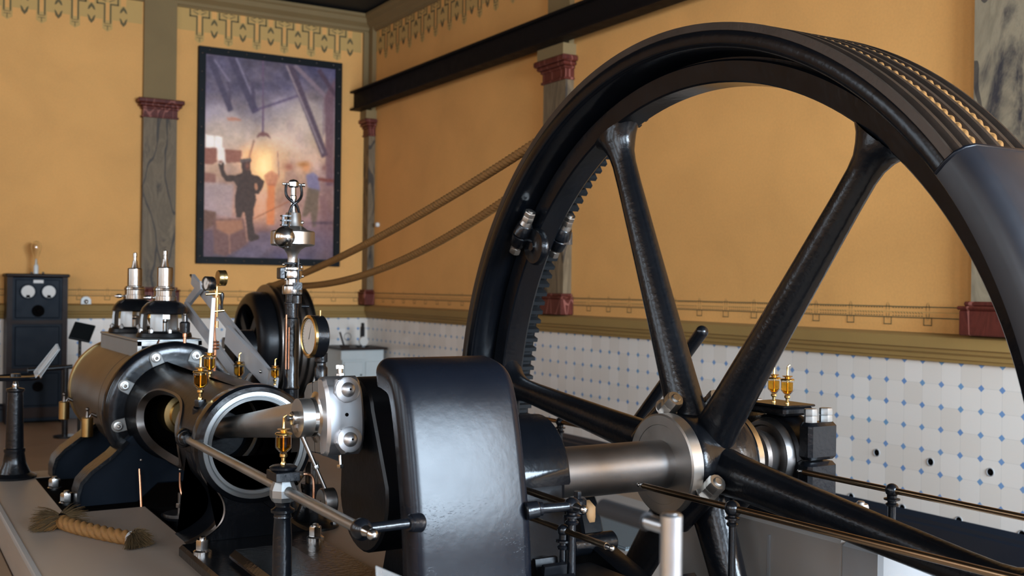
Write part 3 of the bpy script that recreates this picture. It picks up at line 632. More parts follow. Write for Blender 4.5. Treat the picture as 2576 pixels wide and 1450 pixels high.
# ============================================================ ENGINE FRAME (bored trunk guide)
tf=thing('trunk_guide','black bored engine frame with a round ground guide ring on a curved pedestal','engine frame',(EX,4.5,DK))
Rt=lambda y:.238+.03*max(0,(y-5.55)/.2)**2
def tp(th_,y,k=0): r=Rt(y)-k; return V((EX-r*cos(th_),y,EZ+r*sin(th_)))   # th=0 faces the viewer side (-X)
Y0,Y1=4.46,5.74; TW=rad(78); yc,hy,ht=5.13,.43,rad(43)
for k,nm in ((0,'trunk'),(.028,'trunk_bore')):
    mm=M(); nb_=96; hole=[];outer=[]
    for i in range(nb_):
        t=2*pi*i/nb_; c_,s_=cos(t),sin(t); e=2/2.7
        hole.append((ht*math.copysign(abs(s_)**e,s_),yc+hy*math.copysign(abs(c_)**e,c_)))
        sc_=1/max(abs(c_),abs(s_)); outer.append((TW*s_*sc_, (Y0+Y1)/2+(Y1-Y0)/2*c_*sc_))
    v=[]
    for j in range(9):
        q=j/8; v+=[tp(h[0]*(1-q)+o[0]*q,h[1]*(1-q)+o[1]*q,k) for h,o in zip(hole,outer)]
    mm.add(v,[(j*nb_+i,j*nb_+(i+1)%nb_,(j+1)*nb_+(i+1)%nb_,(j+1)*nb_+i) for j in range(8) for i in range(nb_)])
    v=[]; na=40
    for yy in (Y0,Y1): v+=[tp(TW+(2*pi-2*TW)*i/na,yy,k) for i in range(na+1)]
    mm.add(v,[(i,i+1,na+2+i,na+1+i) for i in range(na)])
    make(mm,nm,'blackrough' if k==0 else 'pit',tf,60)  # bore near-black, interior shade put into its colour
v=[]
for off,k in ((0,-.006),(-.02,-.008),(-.022,.028),(0,.03)):
    for i in range(nb_):
        t=2*pi*i/nb_; c_,s_=cos(t),sin(t); e=2/2.7
        v.append(tp((ht+off*2.5)*math.copysign(abs(s_)**e,s_),yc+(hy+off)*math.copysign(abs(c_)**e,c_),k))
make(M().add(v,[(j*nb_+i,j*nb_+(i+1)%nb_,((j+1)%4)*nb_+(i+1)%nb_,((j+1)%4)*nb_+i) for j in range(4) for i in range(nb_)]),'window_rim','dsteel',tf,35)
YR=4.42
ring=lambda pr,mat,nm:make(M().lathe(pr,(EX,YR,EZ),(0,1,0),72,closed=True),nm,mat,tf,25)
ring([(.222,-.035),(.240,-.030),(.250,-.012),(.252,.03),(.245,.07),(.215,.07)],'rimb','ring_lip')
ring([(.186,-.035),(.187,-.040),(.200,-.041),(.202,-.036),(.204,-.036),(.206,-.041),(.221,-.040),(.223,-.03),(.21,.05),(.186,.05)],'grey','guide_ring')
make(M().lathe([(.186,.0),(.19,.0),(.19,.04),(.186,.04)],(EX,4.95,EZ),(0,1,0),60,closed=True),'rear_guide_ring','grey',tf,25)
pts=[]
for i in range(13): a=pi*(1.12+.76*i/12); pts.append((EX+.235*cos(a),EZ+.235*sin(a)))
L=[(EX-.165,-.80),(EX-.135,-.88),(EX-.135,-.94),(EX-.165,-.99),(EX-.23,-1.03),(EX-.27,-1.046)]
poly=[(EX-.235,EZ-.0)]+L+[(2*EX-x,z) for x,z in L[::-1]]+[(EX+.235,EZ)]+[(EX+.2*cos(a),EZ+.2*sin(a)) for a in [(-.02-pi*i/14) for i in range(15)]]
lft=[(EX-.238,-.70),(EX-.215,-.78),(EX-.170,-.84),(EX-.142,-.89),(EX-.138,-.94),(EX-.160,-.985),(EX-.215,-1.025),(EX-.275,-1.048)]
lft=smooth2(lft)
poly=lft+[(2*EX-x,z) for x,z in lft[::-1]]+[(EX+.215*cos(-a),EZ+.215*sin(-a)) for a in [rad(10+160*i/16) for i in range(17)]]
make(M().prism(poly,XZ,4.395,4.62,.014),'pedestal','black',tf,40)
v=[]
for (x,z) in lft: v+=[(x-.004,4.40,z),(x-.004,4.44,z),(x+.012,4.44,z),(x+.012,4.392,z)]
mm=M().add(v,[(i*4+k,i*4+(k+1)%4,(i+1)*4+(k+1)%4,(i+1)*4+k) for i in range(len(lft)-1) for k in range(4)]); make(mm,'worn_edge','dsteel',tf,50)
make(M().lathe([(.001,5.50),(.03,5.50),(.03,5.53),(.075,5.535),(.08,5.56),(.105,5.565),(.11,5.60),(.11,5.70),(.001,5.70)],(EX,0,EZ),(0,1,0),40),'stuffing_box','dbrass',tf,30); make(M().cyl((EX,4.9,EZ),(EX,5.6,EZ),.024),'piston_rod','steel',tf)
# bosses on the trunk
make(M().cyl((1.16,4.66,-.655),(1.134,4.56,-.643),.045,.036,24,.006).cyl((1.134,4.56,-.643),(1.133,4.515,-.642),.030,.026,24,.004),'rail_boss','black',tf,40)
make(M().cyl((1.22,4.62,-.62),(1.20,4.59,-.517),.045,.032,20,.004).nut((1.20,4.59,-.517),(0,0,1),.024,.03),'oiler_boss','black',tf,30)

# ============================================================ STEAM CYLINDER
CY0=5.76
sc=thing('steam_cylinder','large horizontal steam cylinder with a black bolted end flange and brown sheet lagging','cylinder',(EX,6.5,DK))
make(M().lathe([(.19,-.022),(.30,-.022),(.338,-.022),(.345,-.018),(.352,-.012),(.360,.004),(.360,.06),(.34,.075),(.19,.075)],(EX,CY0,EZ),(0,1,0),96,closed=True),'end_flange','rimb',sc,30)
make(M().lathe([(.305,.075),(.308,.08),(.308,1.42),(.30,1.43)],(EX,CY0,EZ),(0,1,0),96).lathe([(.3085,.45),(.3095,.452),(.3095,.470),(.3085,.472)],(EX,CY0,EZ),(0,1,0),96),'lagging','lagging',sc,30)
make(M().cyl((EX,CY0-.01,EZ),(EX,CY0+.07,EZ),.20,seg=64),'bore_shade_disc','pit',sc); make(M().lathe([(.27,1.425),(.314,1.425),(.316,1.43),(.316,1.47),(.30,1.49),(.27,1.49)],(EX,CY0,EZ),(0,1,0),96,closed=True).lathe([(.001,1.44),(.28,1.44),(.27,1.48),(.001,1.5)],(EX,CY0,EZ),(0,1,0),64),'rear_cover','dbrass',sc,30)  # added black disc, stands for shade inside the flange opening
for i in range(9):
    a=rad(20+40*i+8); c=V((EX-.302*cos(a),CY0-.022,EZ+.302*sin(a))); rd=V((EX,CY0-.022,EZ))-c; rd.normalize(); sd=V((0,1,0)).cross(rd)
    lug=[(.032*cos(t),.032*sin(t)) for t in [rad(90+180*k/14) for k in range(15)]]+[(.040,-.032),(.040,.032)]
    o=make(M().prism([(p,q) for p,q in lug],lambda p,q,d:c+V((0,d,0))+rd*p+sd*q,0,-.012,.003),'lug','lug',sc,40)
    make(M().lathe([(.025,0),(.024,.008),(.018,.010)],c+V((0,-.011,0)),(0,-1,0),20).nut(c+V((0,-.019,0)),(0,-1,0),.017,.012,.012,True),'flange_nut','steelmatte',o,25)
# feet
for Yf,nm in ((5.66,1),(6.50,2)):
    left=[(EX-.30,-.76),(EX-.25,-.86),(EX-.30,-.90),(EX-.40,-.97),(EX-.475,-1.03),(EX-.505,-1.085),(EX-.505,-1.10)]
    left=[(EX-.26,-.80),(EX-.33,-.87),(EX-.43,-.945),(EX-.475,-.995),(EX-.49,-1.05),(EX-.49,-1.12),(EX-.2,-1.12),(EX-.1,-1.03)]
    poly=left+[(2*EX-x,z) for x,z in left[::-1]]+[(EX+.24*cos(-a),EZ+.24*sin(-a)) for a in [rad(25+130*i/12) for i in range(13)]]
    make(M().prism(poly,XZ,Yf+.04,Yf+.11,.008),'foot','cab',sc,40)
    v=[]
    for x,z in left[:6]: v+=[(x-.008,Yf,z+.006),(x-.008,Yf+.17,z+.006),(x+.006,Yf+.17,z-.006),(x+.006,Yf,z-.006)]
    make(M().add(v,[(i*4+k,i*4+(k+1)%4,(i+1)*4+(k+1)%4,(i+1)*4+k) for i in range(5) for k in range(4)]+[(0,1,2,3)]),'foot_flange','black',sc,50)
make(M().box((.80,5.50,-1.16),(1.9,6.56,-1.115)),'sole_plate','pit',sc)
mm=M()
for x,y in ((.86,6.25),(.855,5.80)): mm.lathe([(.036,0),(.036,.01),(.026,.014)],(x,y,-1.115),(0,0,1),20).nut((x,y,-1.10),(0,0,1),.030,.042,.012)
make_each(mm,'holding_nut','steel',sc,25)
# drain pots
for x,y,z,l in ((1.035,6.33,-.80,'brass drain pot hanging on the near side of the cylinder close to the flange'),(1.03,7.13,-.79,'brass drain pot on the far end of the cylinder')):
    t=thing('drain_pot',l,'drain pot',(x,y,z-.05),'brass drain pots'); make(M().cyl((x,y,z-.055),(x,y,z+.055),.031,seg=28,bev=.004),'pot','dbrass',t); make(M().tube([(x+.01,y,z+.055),(x+.02,y,z+.075),(x+.075,y-.0,z+.045)],.010).lathe([(.012,.05),(.008,.08),(.008,.09)],(x,y,z),(0,0,1)).sphere((x,y,z+.10),.011),'cock','dsteel',t)
# valve chest + side plate
vc=thing('valve_chest','grey machined valve chest on top of the steam cylinder','valve chest',(1.39,6.5,-.38))
make(M().box((1.225,5.98,-.47),(1.56,7.05,-.312),.006),'chest_body','grey',vc)
mm=M()
for a,b in (((1.225,5.968,-.335),(1.565,5.98,-.312)),((1.225,5.968,-.45),(1.245,5.98,-.312)),((1.545,5.968,-.45),(1.565,5.98,-.312)),((1.40,5.968,-.45),(1.412,5.98,-.312))): mm.box(a,b)
make(mm,'front_frame','white',vc); make_each(M().box((1.246,5.974,-.45),(1.40,5.979,-.336)).box((1.413,5.974,-.45),(1.545,5.979,-.336)),'front_panel','cab',vc)
make(M().box((1.222,5.976,-.314),(1.565,7.055,-.300),.004),'top_plate','grey',vc)
def bonnet(x,y,lab):
    t=thing('valve_bonnet',lab,'valve bonnet',(x,y,-.30),'valve bonnets')
    make(M().cyl((x,y,-.30),(x,y,-.272),.150,.145,48,.004).cyl((x,y,-.272),(x,y,-.262),.135,.13,48),'base_flange','blackrough',t,30)
    prof=[(.128,-.265),(.127,-.20),(.122,-.165),(.108,-.135),(.085,-.112),(.058,-.10)]; inn=[(r-.012,z) for r,z in prof][::-1]
    mm=M()
    for k in range(4): a=rad(45+90*k+12); mm.lathe([(r,z) for r,z in prof+inn],(x,y,0),(0,0,1),8,a-rad(16),a+rad(16),closed=True)
    make(mm,'yoke_leg','grey' ,t,40)
    make(M().lathe([(.132,-.165),(.120,-.135),(.095,-.108),(.060,-.092),(.050,-.092),(.050,-.10),(.085,-.118),(.112,-.148),(.122,-.17)],(x,y,0),(0,0,1),48,closed=True),'dome','black',t,40)
    make(M().lathe([(.001,-.26),(.012,-.26),(.012,-.22),(.020,-.21),(.020,-.16),(.010,-.15),(.010,-.09),(.001,-.09)],(x-.0,y-.0,0),(0,0,1),20).box((x-.024,y-.035,-.20),(x+.024,y-.01,-.155),.003),'spindle','steel',t,30)
    make(M().cyl((x-.05,y+.01,-.26),(x-.05,y+.01,-.11),.012,seg=14),'copper_pipe','copper',t)
    mm=M().lathe([(.066,-.094),(.066,-.070),(.058,-.068),(.058,-.040),(.062,-.036),(.060,-.026),(.054,-.022),(.054,-.018),(.043,-.014),(.043,.088),(.040,.093),(.022,.095),(.016,.12),(.014,.138),(.010,.140),(.010,.160),(.012,.162),(.012,.184),(.006,.188),(.001,.19)],(x,y,0),(0,0,1),40)
    make(mm,'spring_housing','spring',t,25)
    make(M().tube([(x-.055,y,-.078),(x-.075,y-.01,-.078)],.005).lathe([(.002,0),(.012,.01),(.013,.03),(.006,.045),(.002,.05)],(x-.07,y-.01,-.078),(-1,0,0),14),'handle','chrome',t)
    mm=M()
    for k in range(8): a=2*pi*k/8; mm.nut((x+.128*cos(a),y+.128*sin(a),-.272),(0,0,1),.014,.02,.008)
    make_each(mm,'flange_nut','dsteel',t,25); return t
bonnet(1.415,6.20,'nearer valve bonnet with open dome and polished steel spring housing on the valve chest')
bonnet(1.385,6.86,'farther valve bonnet with open dome and polished steel spring housing, behind the near one')
make(M().lathe([(.001,-.28),(.03,-.28),(.045,-.24),(.06,-.20),(.045,-.15),(.03,-.13),(.001,-.12)],(1.45,6.53,0),(0,0,1),28),'lubricator','brass') ; tag(rebase(bpy.data.objects['lubricator'],(1.45,6.53,-.30)),'rounded brass lubricator standing between the two valve bonnets','lubricator')
# small black oiler on the flange top + copper lines
t=thing('flange_oiler','small dark glass oiler standing on top of the black cylinder flange','oiler',(1.42,5.76,-.31))
make(M().lathe([(.001,0),(.008,0),(.008,.03),(.011,.032),(.011,.05)],(1.42,5.76,-.31),(0,0,1),14),'stem','copper',t); make(M().lathe([(.012,.05),(.026,.055),(.027,.105),(.020,.112),(.001,.113)],(1.42,5.76,-.31),(0,0,1),20),'bowl','black',t); make(M().cyl((1.42,5.76,-.198),(1.42,5.76,-.165),.006,seg=10).sphere((1.42,5.76,-.16),.009),'screw','dsteel',t)
tag(rebase(make(M().tube([(1.31,5.86,-.30),(1.29,5.84,-.33),(1.24,5.80,-.36),(1.17,5.78,-.40),(1.13,5.77,-.47)],.0055,8,sub=4),'copper_line','copper'),(1.24,5.8,-.36)),'thin copper line curling over the edge of the black cylinder flange','pipe')
tag(rebase(make(M().tube([(1.165,5.60,-.93),(1.168,5.56,-1.12)],.0055,8),'copper_line','copper'),(1.16,5.6,-.9)),'thin vertical copper pipe dropping below the cylinder into the pit','pipe')
tag(rebase(make(M().tube([(1.22,5.0,-.86),(1.225,5.0,-.95),(1.26,4.95,-1.03),(1.30,4.9,-1.12)],.005,8,sub=4),'copper_line','copper'),(1.25,5,-1)),'thin bent copper pipe under the engine frame trunk','pipe')
# pit pipework
pw=thing('pit_pipework','dark pipes, valve and cross beam in the pit under the engine frame','pipework',(1.4,5,-1.6))
make(M().cyl((1.28,5.25,-1.5),(1.28,5.25,-1.12),.05,seg=24).cyl((1.28,5.25,-1.12),(1.28,5.25,-1.10),.085,seg=28).cyl((1.46,5.1,-1.5),(1.46,5.1,-1.15),.03).cyl((1.18,5.05,-1.25),(1.64,5.05,-1.25),.03),'pipe','blackrough',pw)
make(M().cyl((1.27,5.2,-1.10),(1.27,5.2,-1.085),.075,seg=28).cyl((1.27,5.2,-1.085),(1.27,5.2,-.99),.010).nut((1.27,5.2,-1.06),(0,0,1),.018,.02),'valve_plate','dsteel',pw)
make(M().box((1.18,4.56,-1.20),(1.65,4.60,-1.16),.004).box((1.18,4.60,-1.235),(1.65,4.63,-1.20),.004),'cross_beam','dsteel',pw)
make(M().lathe([(.002,0),(.010,.004),(.013,.02),(.010,.05),(.013,.06),(.010,.075),(.004,.08)],(1.345,4.75,-.985),(0,0,-1),14).tube([(1.31,4.8,-.97),(1.315,4.78,-1.0),(1.305,4.78,-1.08)],.005,8).cyl((1.325,4.77,-.97),(1.29,4.8,-.965),.014),'drain_cock','brass',pw)

# ============================================================ OIL CUPS
def oil_cup(loc,s,label,hook=True,mat='brass'):
    t=thing('oil_cup',label,'oil cup',loc,'amber oil cups'); o=V(loc); L=lambda pr:M().lathe([(r*s,h*s) for r,h in pr],o,(0,0,1),28)
    make(L([(.001,0),(.009,0),(.009,.004),(.006,.010),(.007,.022),(.012,.026),(.012,.034),(.008,.036),(.001,.036)]),'stem',mat,t,30)
    make(L([(.008,.036),(.014,.041),(.0255,.054),(.0262,.060),(.0262,.096),(.024,.098),(.0235,.095),(.0235,.061),(.0228,.056),(.012,.044),(.007,.040)]),'glass_bowl','glass2',t,40)
    make(L([(.001,.040),(.011,.0445),(.0222,.0565),(.0228,.061),(.0228,.088),(.001,.088)]),'oil','oil',t,40)
    c=make(L([(.001,.096),(.0275,.096),(.028,.099),(.024,.103),(.012,.104),(.009,.107),(.020,.112),(.021,.114),(.012,.114),(.005,.116),(.0042,.119),(.0042,.150),(.001,.151)]),'cap',mat,t,30)
    make(L([(.0030,.045),(.0030,.094),(.001,.094)]),'needle_tube',mat,t)
    if hook: make(M().tube([o+V((0,0,.149*s)),o+V((.001*s,0,.153*s)),o+V((.009*s,-.002*s,.158*s))],.0035*s,8),'tilt_lever',mat,c)
    return t
PX,PYY=1.138,3.335      # near post
oil_cup((PX,PYY,-.573),1.0,'amber oil cup standing on the near rail post in front of the guide ring')
oil_cup((1.20,4.59,-.487),1.18,'amber oil cup with gold cap on the boss at the left of the guide ring')
oil_cup((3.2,3.268,-.455),1.0,'left one of the two amber oil cups on the far bearing'); oil_cup((3.2,3.192,-.455),1.0,'right one of the two amber oil cups on the far bearing')

# ============================================================ HAND RAILS
def finial(mm,p,d,r): 
    p=V(p); d=V(d); return mm.lathe([(r,0),(r*.95,r*.6),(r*.55,r*2.1)],p,d,20).sphere(p+d*r*2.9,r*.98,20)
def post(mm,x,y,zb,zt,r=.0115,br=.025,dx=0):
    mm.lathe([(.001,zb),(.042,zb),(.042,zb+.012),(.034,zb+.02),(.018,zb+.035),(r*1.15,zb+.06),(r,zt-.12),(r,zt-.058),(r*1.5,zt-.056),(r*1.7,zt-.050),(r*1.5,zt-.046),(r*1.15,zt-.044),(r*1.15,zt-.038),(r*2.1,zt-.034),(r*2.1,zt-.029),(r*1.3,zt-.026),(r*1.3,zt-.01)],(x,y,0),(0,0,1),24); mm.sphere((x,y,zt),br,24); return mm
# near rail
h=thing('hand_rail','bright steel hand rail from the guide ring past the big end to the splash guard','rail',(PX,3.4,DK))
make(M().cyl((1.137,4.55,-.645),(1.150,2.75,-.660),.0165,seg=24),'rail','steelmatte',h)
make(M().cyl((1.172,4.4,-.652),(1.176,2.75,-.660),.004,seg=10),'thin_rod','dsteel',h)
make(M().sphere((1.152,2.725,-.660),.031,24),'end_ball','black',h); make(finial(M(),(1.153,2.700,-.660),(0,-1,0),.0165),'finial','steel',h)
pb=thing('rail_post','stout black turned post carrying the near hand rail and an oil cup','post',(PX,PYY,DK))
make(M().lathe([(.001,DK),(.075,DK),(.075,DK+.015),(.05,DK+.04),(.034,DK+.09),(.031,DK+.14),(.030,-.80),(.0265,-.745),(.0290,-.740),(.0270,-.733),(.028,-.728),(.037,-.724),(.0375,-.716),(.030,-.712),(.0235,-.706),(.0235,-.700),(.032,-.685),(.001,-.683)],(PX,PYY,0),(0,0,1),36),'shaft','black',pb,35)
x,y=PX,PYY; R45=Matrix.Rotation(rad(0),3,'Z')
mm=M(); oc=[(.016,.040),(.038,.016),(.040,-.02),(.018,-.040),(-.018,-.040),(-.040,-.016),(-.038,.018),(-.016,.040)]; oc=oc[::-1]
v=[]
for z,s in ((-.690,.80),(-.675,1.0),(-.652,1.0),(-.625,.72),(-.620,.72)): v+=[(x+a*s,y+b*s,z) for a,b in oc]
mm.add(v,[(j*8+i,j*8+(i+1)%8,j*8+8+(i+1)%8,j*8+8+i) for j in range(4) for i in range(8)]+[tuple(range(8)),tuple(range(32,40))]); make(mm,'clamp_block','grey',pb,20)
make(M().box((x-.040,y-.048,-.621),(x+.040,y+.048,-.592),.002),'top_plate','black',pb); make(M().lathe([(.001,-.592),(.036,-.592),(.043,-.586),(.044,-.580),(.036,-.575),(.001,-.573)],(x,y,0),(0,0,1),36),'oil_saucer','black',pb,30)
make(M().nut((x+.040,y-.02,-.606),(1,0,0),.011,.018),'union','steel',pb,25); make(M().tube([(x+.055,y-.02,-.606),(x+.078,y-.02,-.607),(x+.093,y-.02,-.622),(x+.096,y-.02,-.66),(x+.096,y-.02,-.72)],.0048,10,sub=5),'copper_pipe','copper',pb)
# rail on the far side of the guard
h=thing('hand_rail','short bronze-coloured hand rail ending in a steel knob just right of the splash guard','rail',(1.845,3.1,DK))
make(M().cyl((1.850,3.6,-.655),(1.842,2.75,-.660),.0115,seg=20),'rail','railbr',h); make(post(M(),1.842,2.728,DK,-.660,.0125,.026),'post','black',h,40); make(finial(M(),(1.842,2.705,-.660),(0,-1,0),.0135),'finial','steel',h)
h=thing('hand_rail','low bronze rail ending in a small steel knob beneath the crankshaft','rail',(1.80,2.9,DK))
make(M().cyl((1.826,3.1,-.735),(1.83,2.53,-.74),.0095,seg=18),'rail','railbr',h); make(post(M(),1.826,2.75,DK,-.738,.0115,.019),'post','black',h,40); make(finial(M(),(1.83,2.53,-.74),(0,-1,0),.009),'finial','steel',h)
h=thing('hand_rail','long bronze rail crossing in front of the flywheel hub and lower right spoke','rail',(2.42,2.4,DK))
make(M().cyl((2.379,3.068,-.700),(2.45,1.2,-.700),.0112,seg=20),'rail','railbr',h); make(post(M(),2.393,2.622,DK,-.700,.0115,.0262),'post','black',h,40); make(finial(M(),(2.377,3.072,-.700),(0,1,0),.008),'finial','steel',h)
h=thing('hand_rail','far bronze rail behind the flywheel spoke with a black ball-topped post','rail',(3.125,2.4,-.895))
make(M().cyl((3.125,3.022,-.700),(3.13,1.1,-.700),.0112,seg=20),'rail','railbr',h); make(post(M(),3.126,2.603,-.895,-.700,.0135,.0245),'post','black',h,40); make(finial(M(),(3.125,3.026,-.700),(0,1,0),.008),'finial','steel',h)

h=thing('hand_rail','bronze rail glimpsed above the crankshaft between the splash guard and the left spoke','rail',(3.125,4.8,-.895))
make(M().cyl((3.125,5.6,-.700),(3.125,4.2,-.700),.0112,seg=20),'rail','railbr',h); make(post(M(),3.125,4.75,FLOOR,-.700,.0135,.0245),'post','black',h,40)
# pedestal stand seen behind the near post
t=thing('pump_pedestal','small glossy black bell-shaped pedestal on the plinth behind the near rail post','pedestal',(1.74,4.7,DK))
make(M().lathe([(.001,DK),(.125,DK),(.125,DK+.012),(.10,DK+.022),(.075,DK+.05),(.055,DK+.10),(.045,DK+.16),(.05,DK+.18),(.05,DK+.20),(.001,DK+.20)],(1.74,4.70,0),(0,0,1),40),'bell','black',t,40)
mm=M()
for k in range(6): a=2*pi*k/6+.3; mm.nut((1.74+.108*cos(a),4.70+.108*sin(a),DK+.014),(0,0,1),.014,.014)
make_each(mm,'base_bolt','dsteel',t); make(M().cyl((1.62,4.62,-.87),(1.66,4.64,-.83),.03).cyl((1.74,4.7,-.9),(1.74,4.7,-.8),.03),'outlet','dsteel',t)

# ============================================================ GOVERNOR
GX,GY=1.742,5.01
gv=thing('governor','tall polished steam governor with a heavy ball, drum and forked top on a black column','governor',(GX,GY,DK))
G=lambda pr,nm,mat,seg=40:make(M().lathe(pr,(GX,GY,0),(0,0,1),seg),nm,mat,gv,28)
G([(.001,DK),(.09,DK),(.09,-1.07),(.05,-1.0),(.037,-.95),(.037,-.50),(.041,-.495),(.036,-.48),(.036,-.16),(.030,-.155),(.030,-.09),(.036,-.088),(.036,-.083),(.030,-.08),(.030,-.045),(.001,-.045)],'column','black')
G([(.030,-.045),(.046,-.042),(.048,-.035),(.046,-.005),(.040,.0),(.034,.004),(.034,.03),(.046,.036),(.048,.05),(.044,.07),(.052,.076),(.052,.085),(.034,.09),(.028,.10),(.001,.10)],'lower_gear_housing','steel')
G([(.024,.10),(.022,.13),(.026,.15),(.040,.172),(.062,.186),(.100,.192),(.105,.198),(.105,.256),(.100,.262),(.070,.268),(.048,.285),(.040,.31),(.036,.345),(.034,.35),(.001,.35)],'drum','steelmatte')
G([(.018,.35),(.014,.38),(.013,.41),(.016,.413),(.016,.43),(.013,.435),(.013,.47),(.001,.47)],'spindle','steel')
make(M().lathe([(.001,.512),(.016,.508),(.026,.497),(.026,.478),(.020,.472),(.001,.47)],(GX,GY,0),(0,0,1),28).cyl((GX-.055,GY,.487),(GX+.055,GY,.487),.0055).cyl((GX+.045,GY,.487),(GX+.055,GY,.487),.009),'top_cap','steel',gv,30)
mm=M()
for s in (-1,1): mm.tube([(GX+s*.036,GY,.487),(GX+s*.040,GY-.005,.45),(GX+s*.034,GY-.01,.425),(GX+s*.016,GY-.02,.405),(GX-s*.010,GY-.02,.385),(GX-s*.024,GY-.015,.35),(GX-s*.030,GY-.01,.33)],.007,10,sub=4)
make(mm,'crossed_arm','black',gv,50)
make(M().cyl((GX-.045,GY-.06,.27),(GX-.03,GY-.03,.345),.009).sphere((GX-.058,GY-.06,.228),.054,28),'ball','steel',gv,30); make(M().box((GX-.075,GY-.06,.283),(GX-.03,GY-.03,.29)).box((GX-.075,GY-.06,.305),(GX-.03,GY-.03,.312)).box((GX-.075,GY-.06,.327),(GX-.03,GY-.03,.334)).box((GX-.07,GY-.05,.283),(GX-.06,GY-.04,.334)),'spring_clip','black',gv,30)
mm=M()
for x,z in ((-.045,.07),(-.05,.10),(.038,.09),(-.04,.03),(.045,.045),(.04,.305)): mm.sphere((GX+x,GY-.02,z),.008,12)
make_each(mm,'stud','steel',gv); make(M().box((GX-.072,GY-.03,.03),(GX-.045,GY+.02,.085),.004).tube([(GX-.05,GY-.03,.105),(GX+.03,GY-.03,.105)],.006),'trip_bracket','black',gv)
make(M().cyl((GX+.012,GY-.045,-.04),(GX+.014,GY-.045,.13),.006).box((GX-.012,GY-.055,-.02),(GX+.030,GY-.045,.015)).lathe([(.001,-.085),(.022,-.085),(.022,-.05),(.016,-.045),(.001,-.045)],(GX+.01,GY-.04,0),(0,0,1)).cyl((GX+.04,GY-.02,-.10),(GX+.075,GY-.03,-.10),.008),'trip_rod','black',gv)
mm=M()
for dx,z1 in ((-.030,-.14),(-.016,-.20)): mm.cyl((GX+dx-.010,GY-.040,-.40 if dx<.006 else -.36),(GX+dx-.010,GY-.040,z1),.0032)
make_each(mm,'copper_pipe','copper',gv)

# ============================================================ GAUGES
def gauge(name,label,c,face,r,d,body,rimm,dialr=None,pipe=None,cat='gauge',group=None):
    c=V(c); a=V(face).normalized(); t=thing(name,label,cat,c,group); 
    make(M().lathe([(.001,-d),(r*.95,-d),(r,-d+.004),(r,-.004),(r*.95,0),(r*.84,0),(r*.84,-.006),(.001,-.006)],c,a,48),'case',body,t,30)
    make(M().lathe([(r*.84,-.002),(r*.84,.003),(r*.9,.006),(r*1.02,.003),(r*1.02,-.008),(r*.98,-.008)],c,a,48,closed=True),'bezel',rimm,t,30)
    dl=make(M().lathe([(.001,-.003),(r*.83,-.003)],c,a,40),'dial','dial',t); x,y,_=frame(a); mm=M()
    for k in range(24):
        an=rad(-130+k*260/23); q=x*sin(an)+y*cos(an); s2=x*cos(an)-y*sin(an); mm.add([c-a*.0022+q*r*.70-s2*r*.01,c-a*.0022+q*r*.70+s2*r*.01,c-a*.0022+q*r*.78+s2*r*.01,c-a*.0022+q*r*.78-s2*r*.01],[(0,1,2,3)])
    q=y*.8+x*.35; q.normalize(); s2=q.cross(a); mm.add([c-a*.002-q*r*.15-s2*r*.03,c-a*.002-q*r*.15+s2*r*.03,c-a*.002+q*r*.66],[(0,1,2)]); make(mm,'needle','pit',dl,smooth=False)
    return t
t=gauge('pressure_gauge','big pressure gauge with brass rim and deep black case beside the governor column',(1.745,4.78,-.236),(-1,-.03,0),.098,.066,'black','brass')
make(M().lathe([(.001,0),(.03,0),(.03,.05),(.022,.06),(.022,.075),(.030,.08),(.030,.12),(.001,.12)],(1.815,4.80,-.435),(0,0,1),24).tube([(1.815,4.8,-.43),(1.81,4.8,-.50),(1.77,4.78,-.545),(1.72,4.76,-.55)],.028,16,sub=5),'siphon_pipe','black',t,40); make(M().cyl((1.80,4.78,-.14),(1.80,4.78,-.115),.004),'vent_screw','brass',t)
gs=thing('thermometer_stand','slender thermometer tube, steel reflections painted white, with brass collars rising from the engine frame','thermometer',(1.32,4.90,-.43))
make(M().cyl((1.337,4.955,-.312),(1.350,4.955,-.062),.0105,.009,seg=18),'white_sheen_rod','white',gs); make(M().tube([(1.365,4.98,-.40),(1.368,4.98,-.30),(1.362,4.98,-.2),(1.37,4.98,-.06),(1.37,4.98,-.01)],.0055,8),'copper_pipe','copper',gs)  # white paint stands for reflections on a polished steel rod
make_each(M().cyl((1.37,4.98,-.01),(1.37,4.98,-.05),.009).cyl((1.32,4.98,-.045),(1.39,4.98,-.042),.007).cyl((1.355,4.98,-.125),(1.405,4.98,-.120),.007).cyl((1.372,4.98,-.06),(1.372,4.98,-.15),.010,.006).cyl((1.372,4.98,-.17),(1.372,4.98,-.20),.008),'brass_collar','brass',gs,30)
make(M().lathe([(.001,-.12),(.005,-.12),(.006,-.08),(.011,-.055),(.009,-.04),(.001,-.035)],(1.395,4.98,0),(0,0,1),14),'cock_handle','black',gs)
make_each(M().lathe([(.017,0),(.020,.004),(.017,.008),(.014,.004)],(1.366,4.98,-.27),(0,0,1),16,closed=True).lathe([(.017,0),(.020,.004),(.017,.008),(.014,.004)],(1.366,4.98,-.285),(0,0,1),16,closed=True).lathe([(.017,0),(.020,.004),(.017,.008),(.014,.004)],(1.366,4.98,-.30),(0,0,1),16,closed=True),'copper_coil','copper',gs)
gauge('small_gauge','small black-cased gauge on the thermometer tube, nearer one of a pair',(1.315,4.96,.003),(-1,-.25,0),.033,.035,'black','dsteel',group='small gauges on the thermometer stand')
gauge('small_gauge','small brass-cased gauge at the top of the thermometer tube',(1.405,4.98,.030),(1,.05,0),.036,.032,'dbrass','brass',group='small gauges on the thermometer stand')
oil_cup((1.335,4.955,-.438),1.1,'amber oil cup at the foot of the thermometer tube',False)
oil_cup((1.653,4.98,-.475),.8,'small amber oil cup half hidden by the left side of the governor column'); oil_cup((1.59,5.35,-.50),1.0,'blurred amber oil cup behind the inclined steel links')

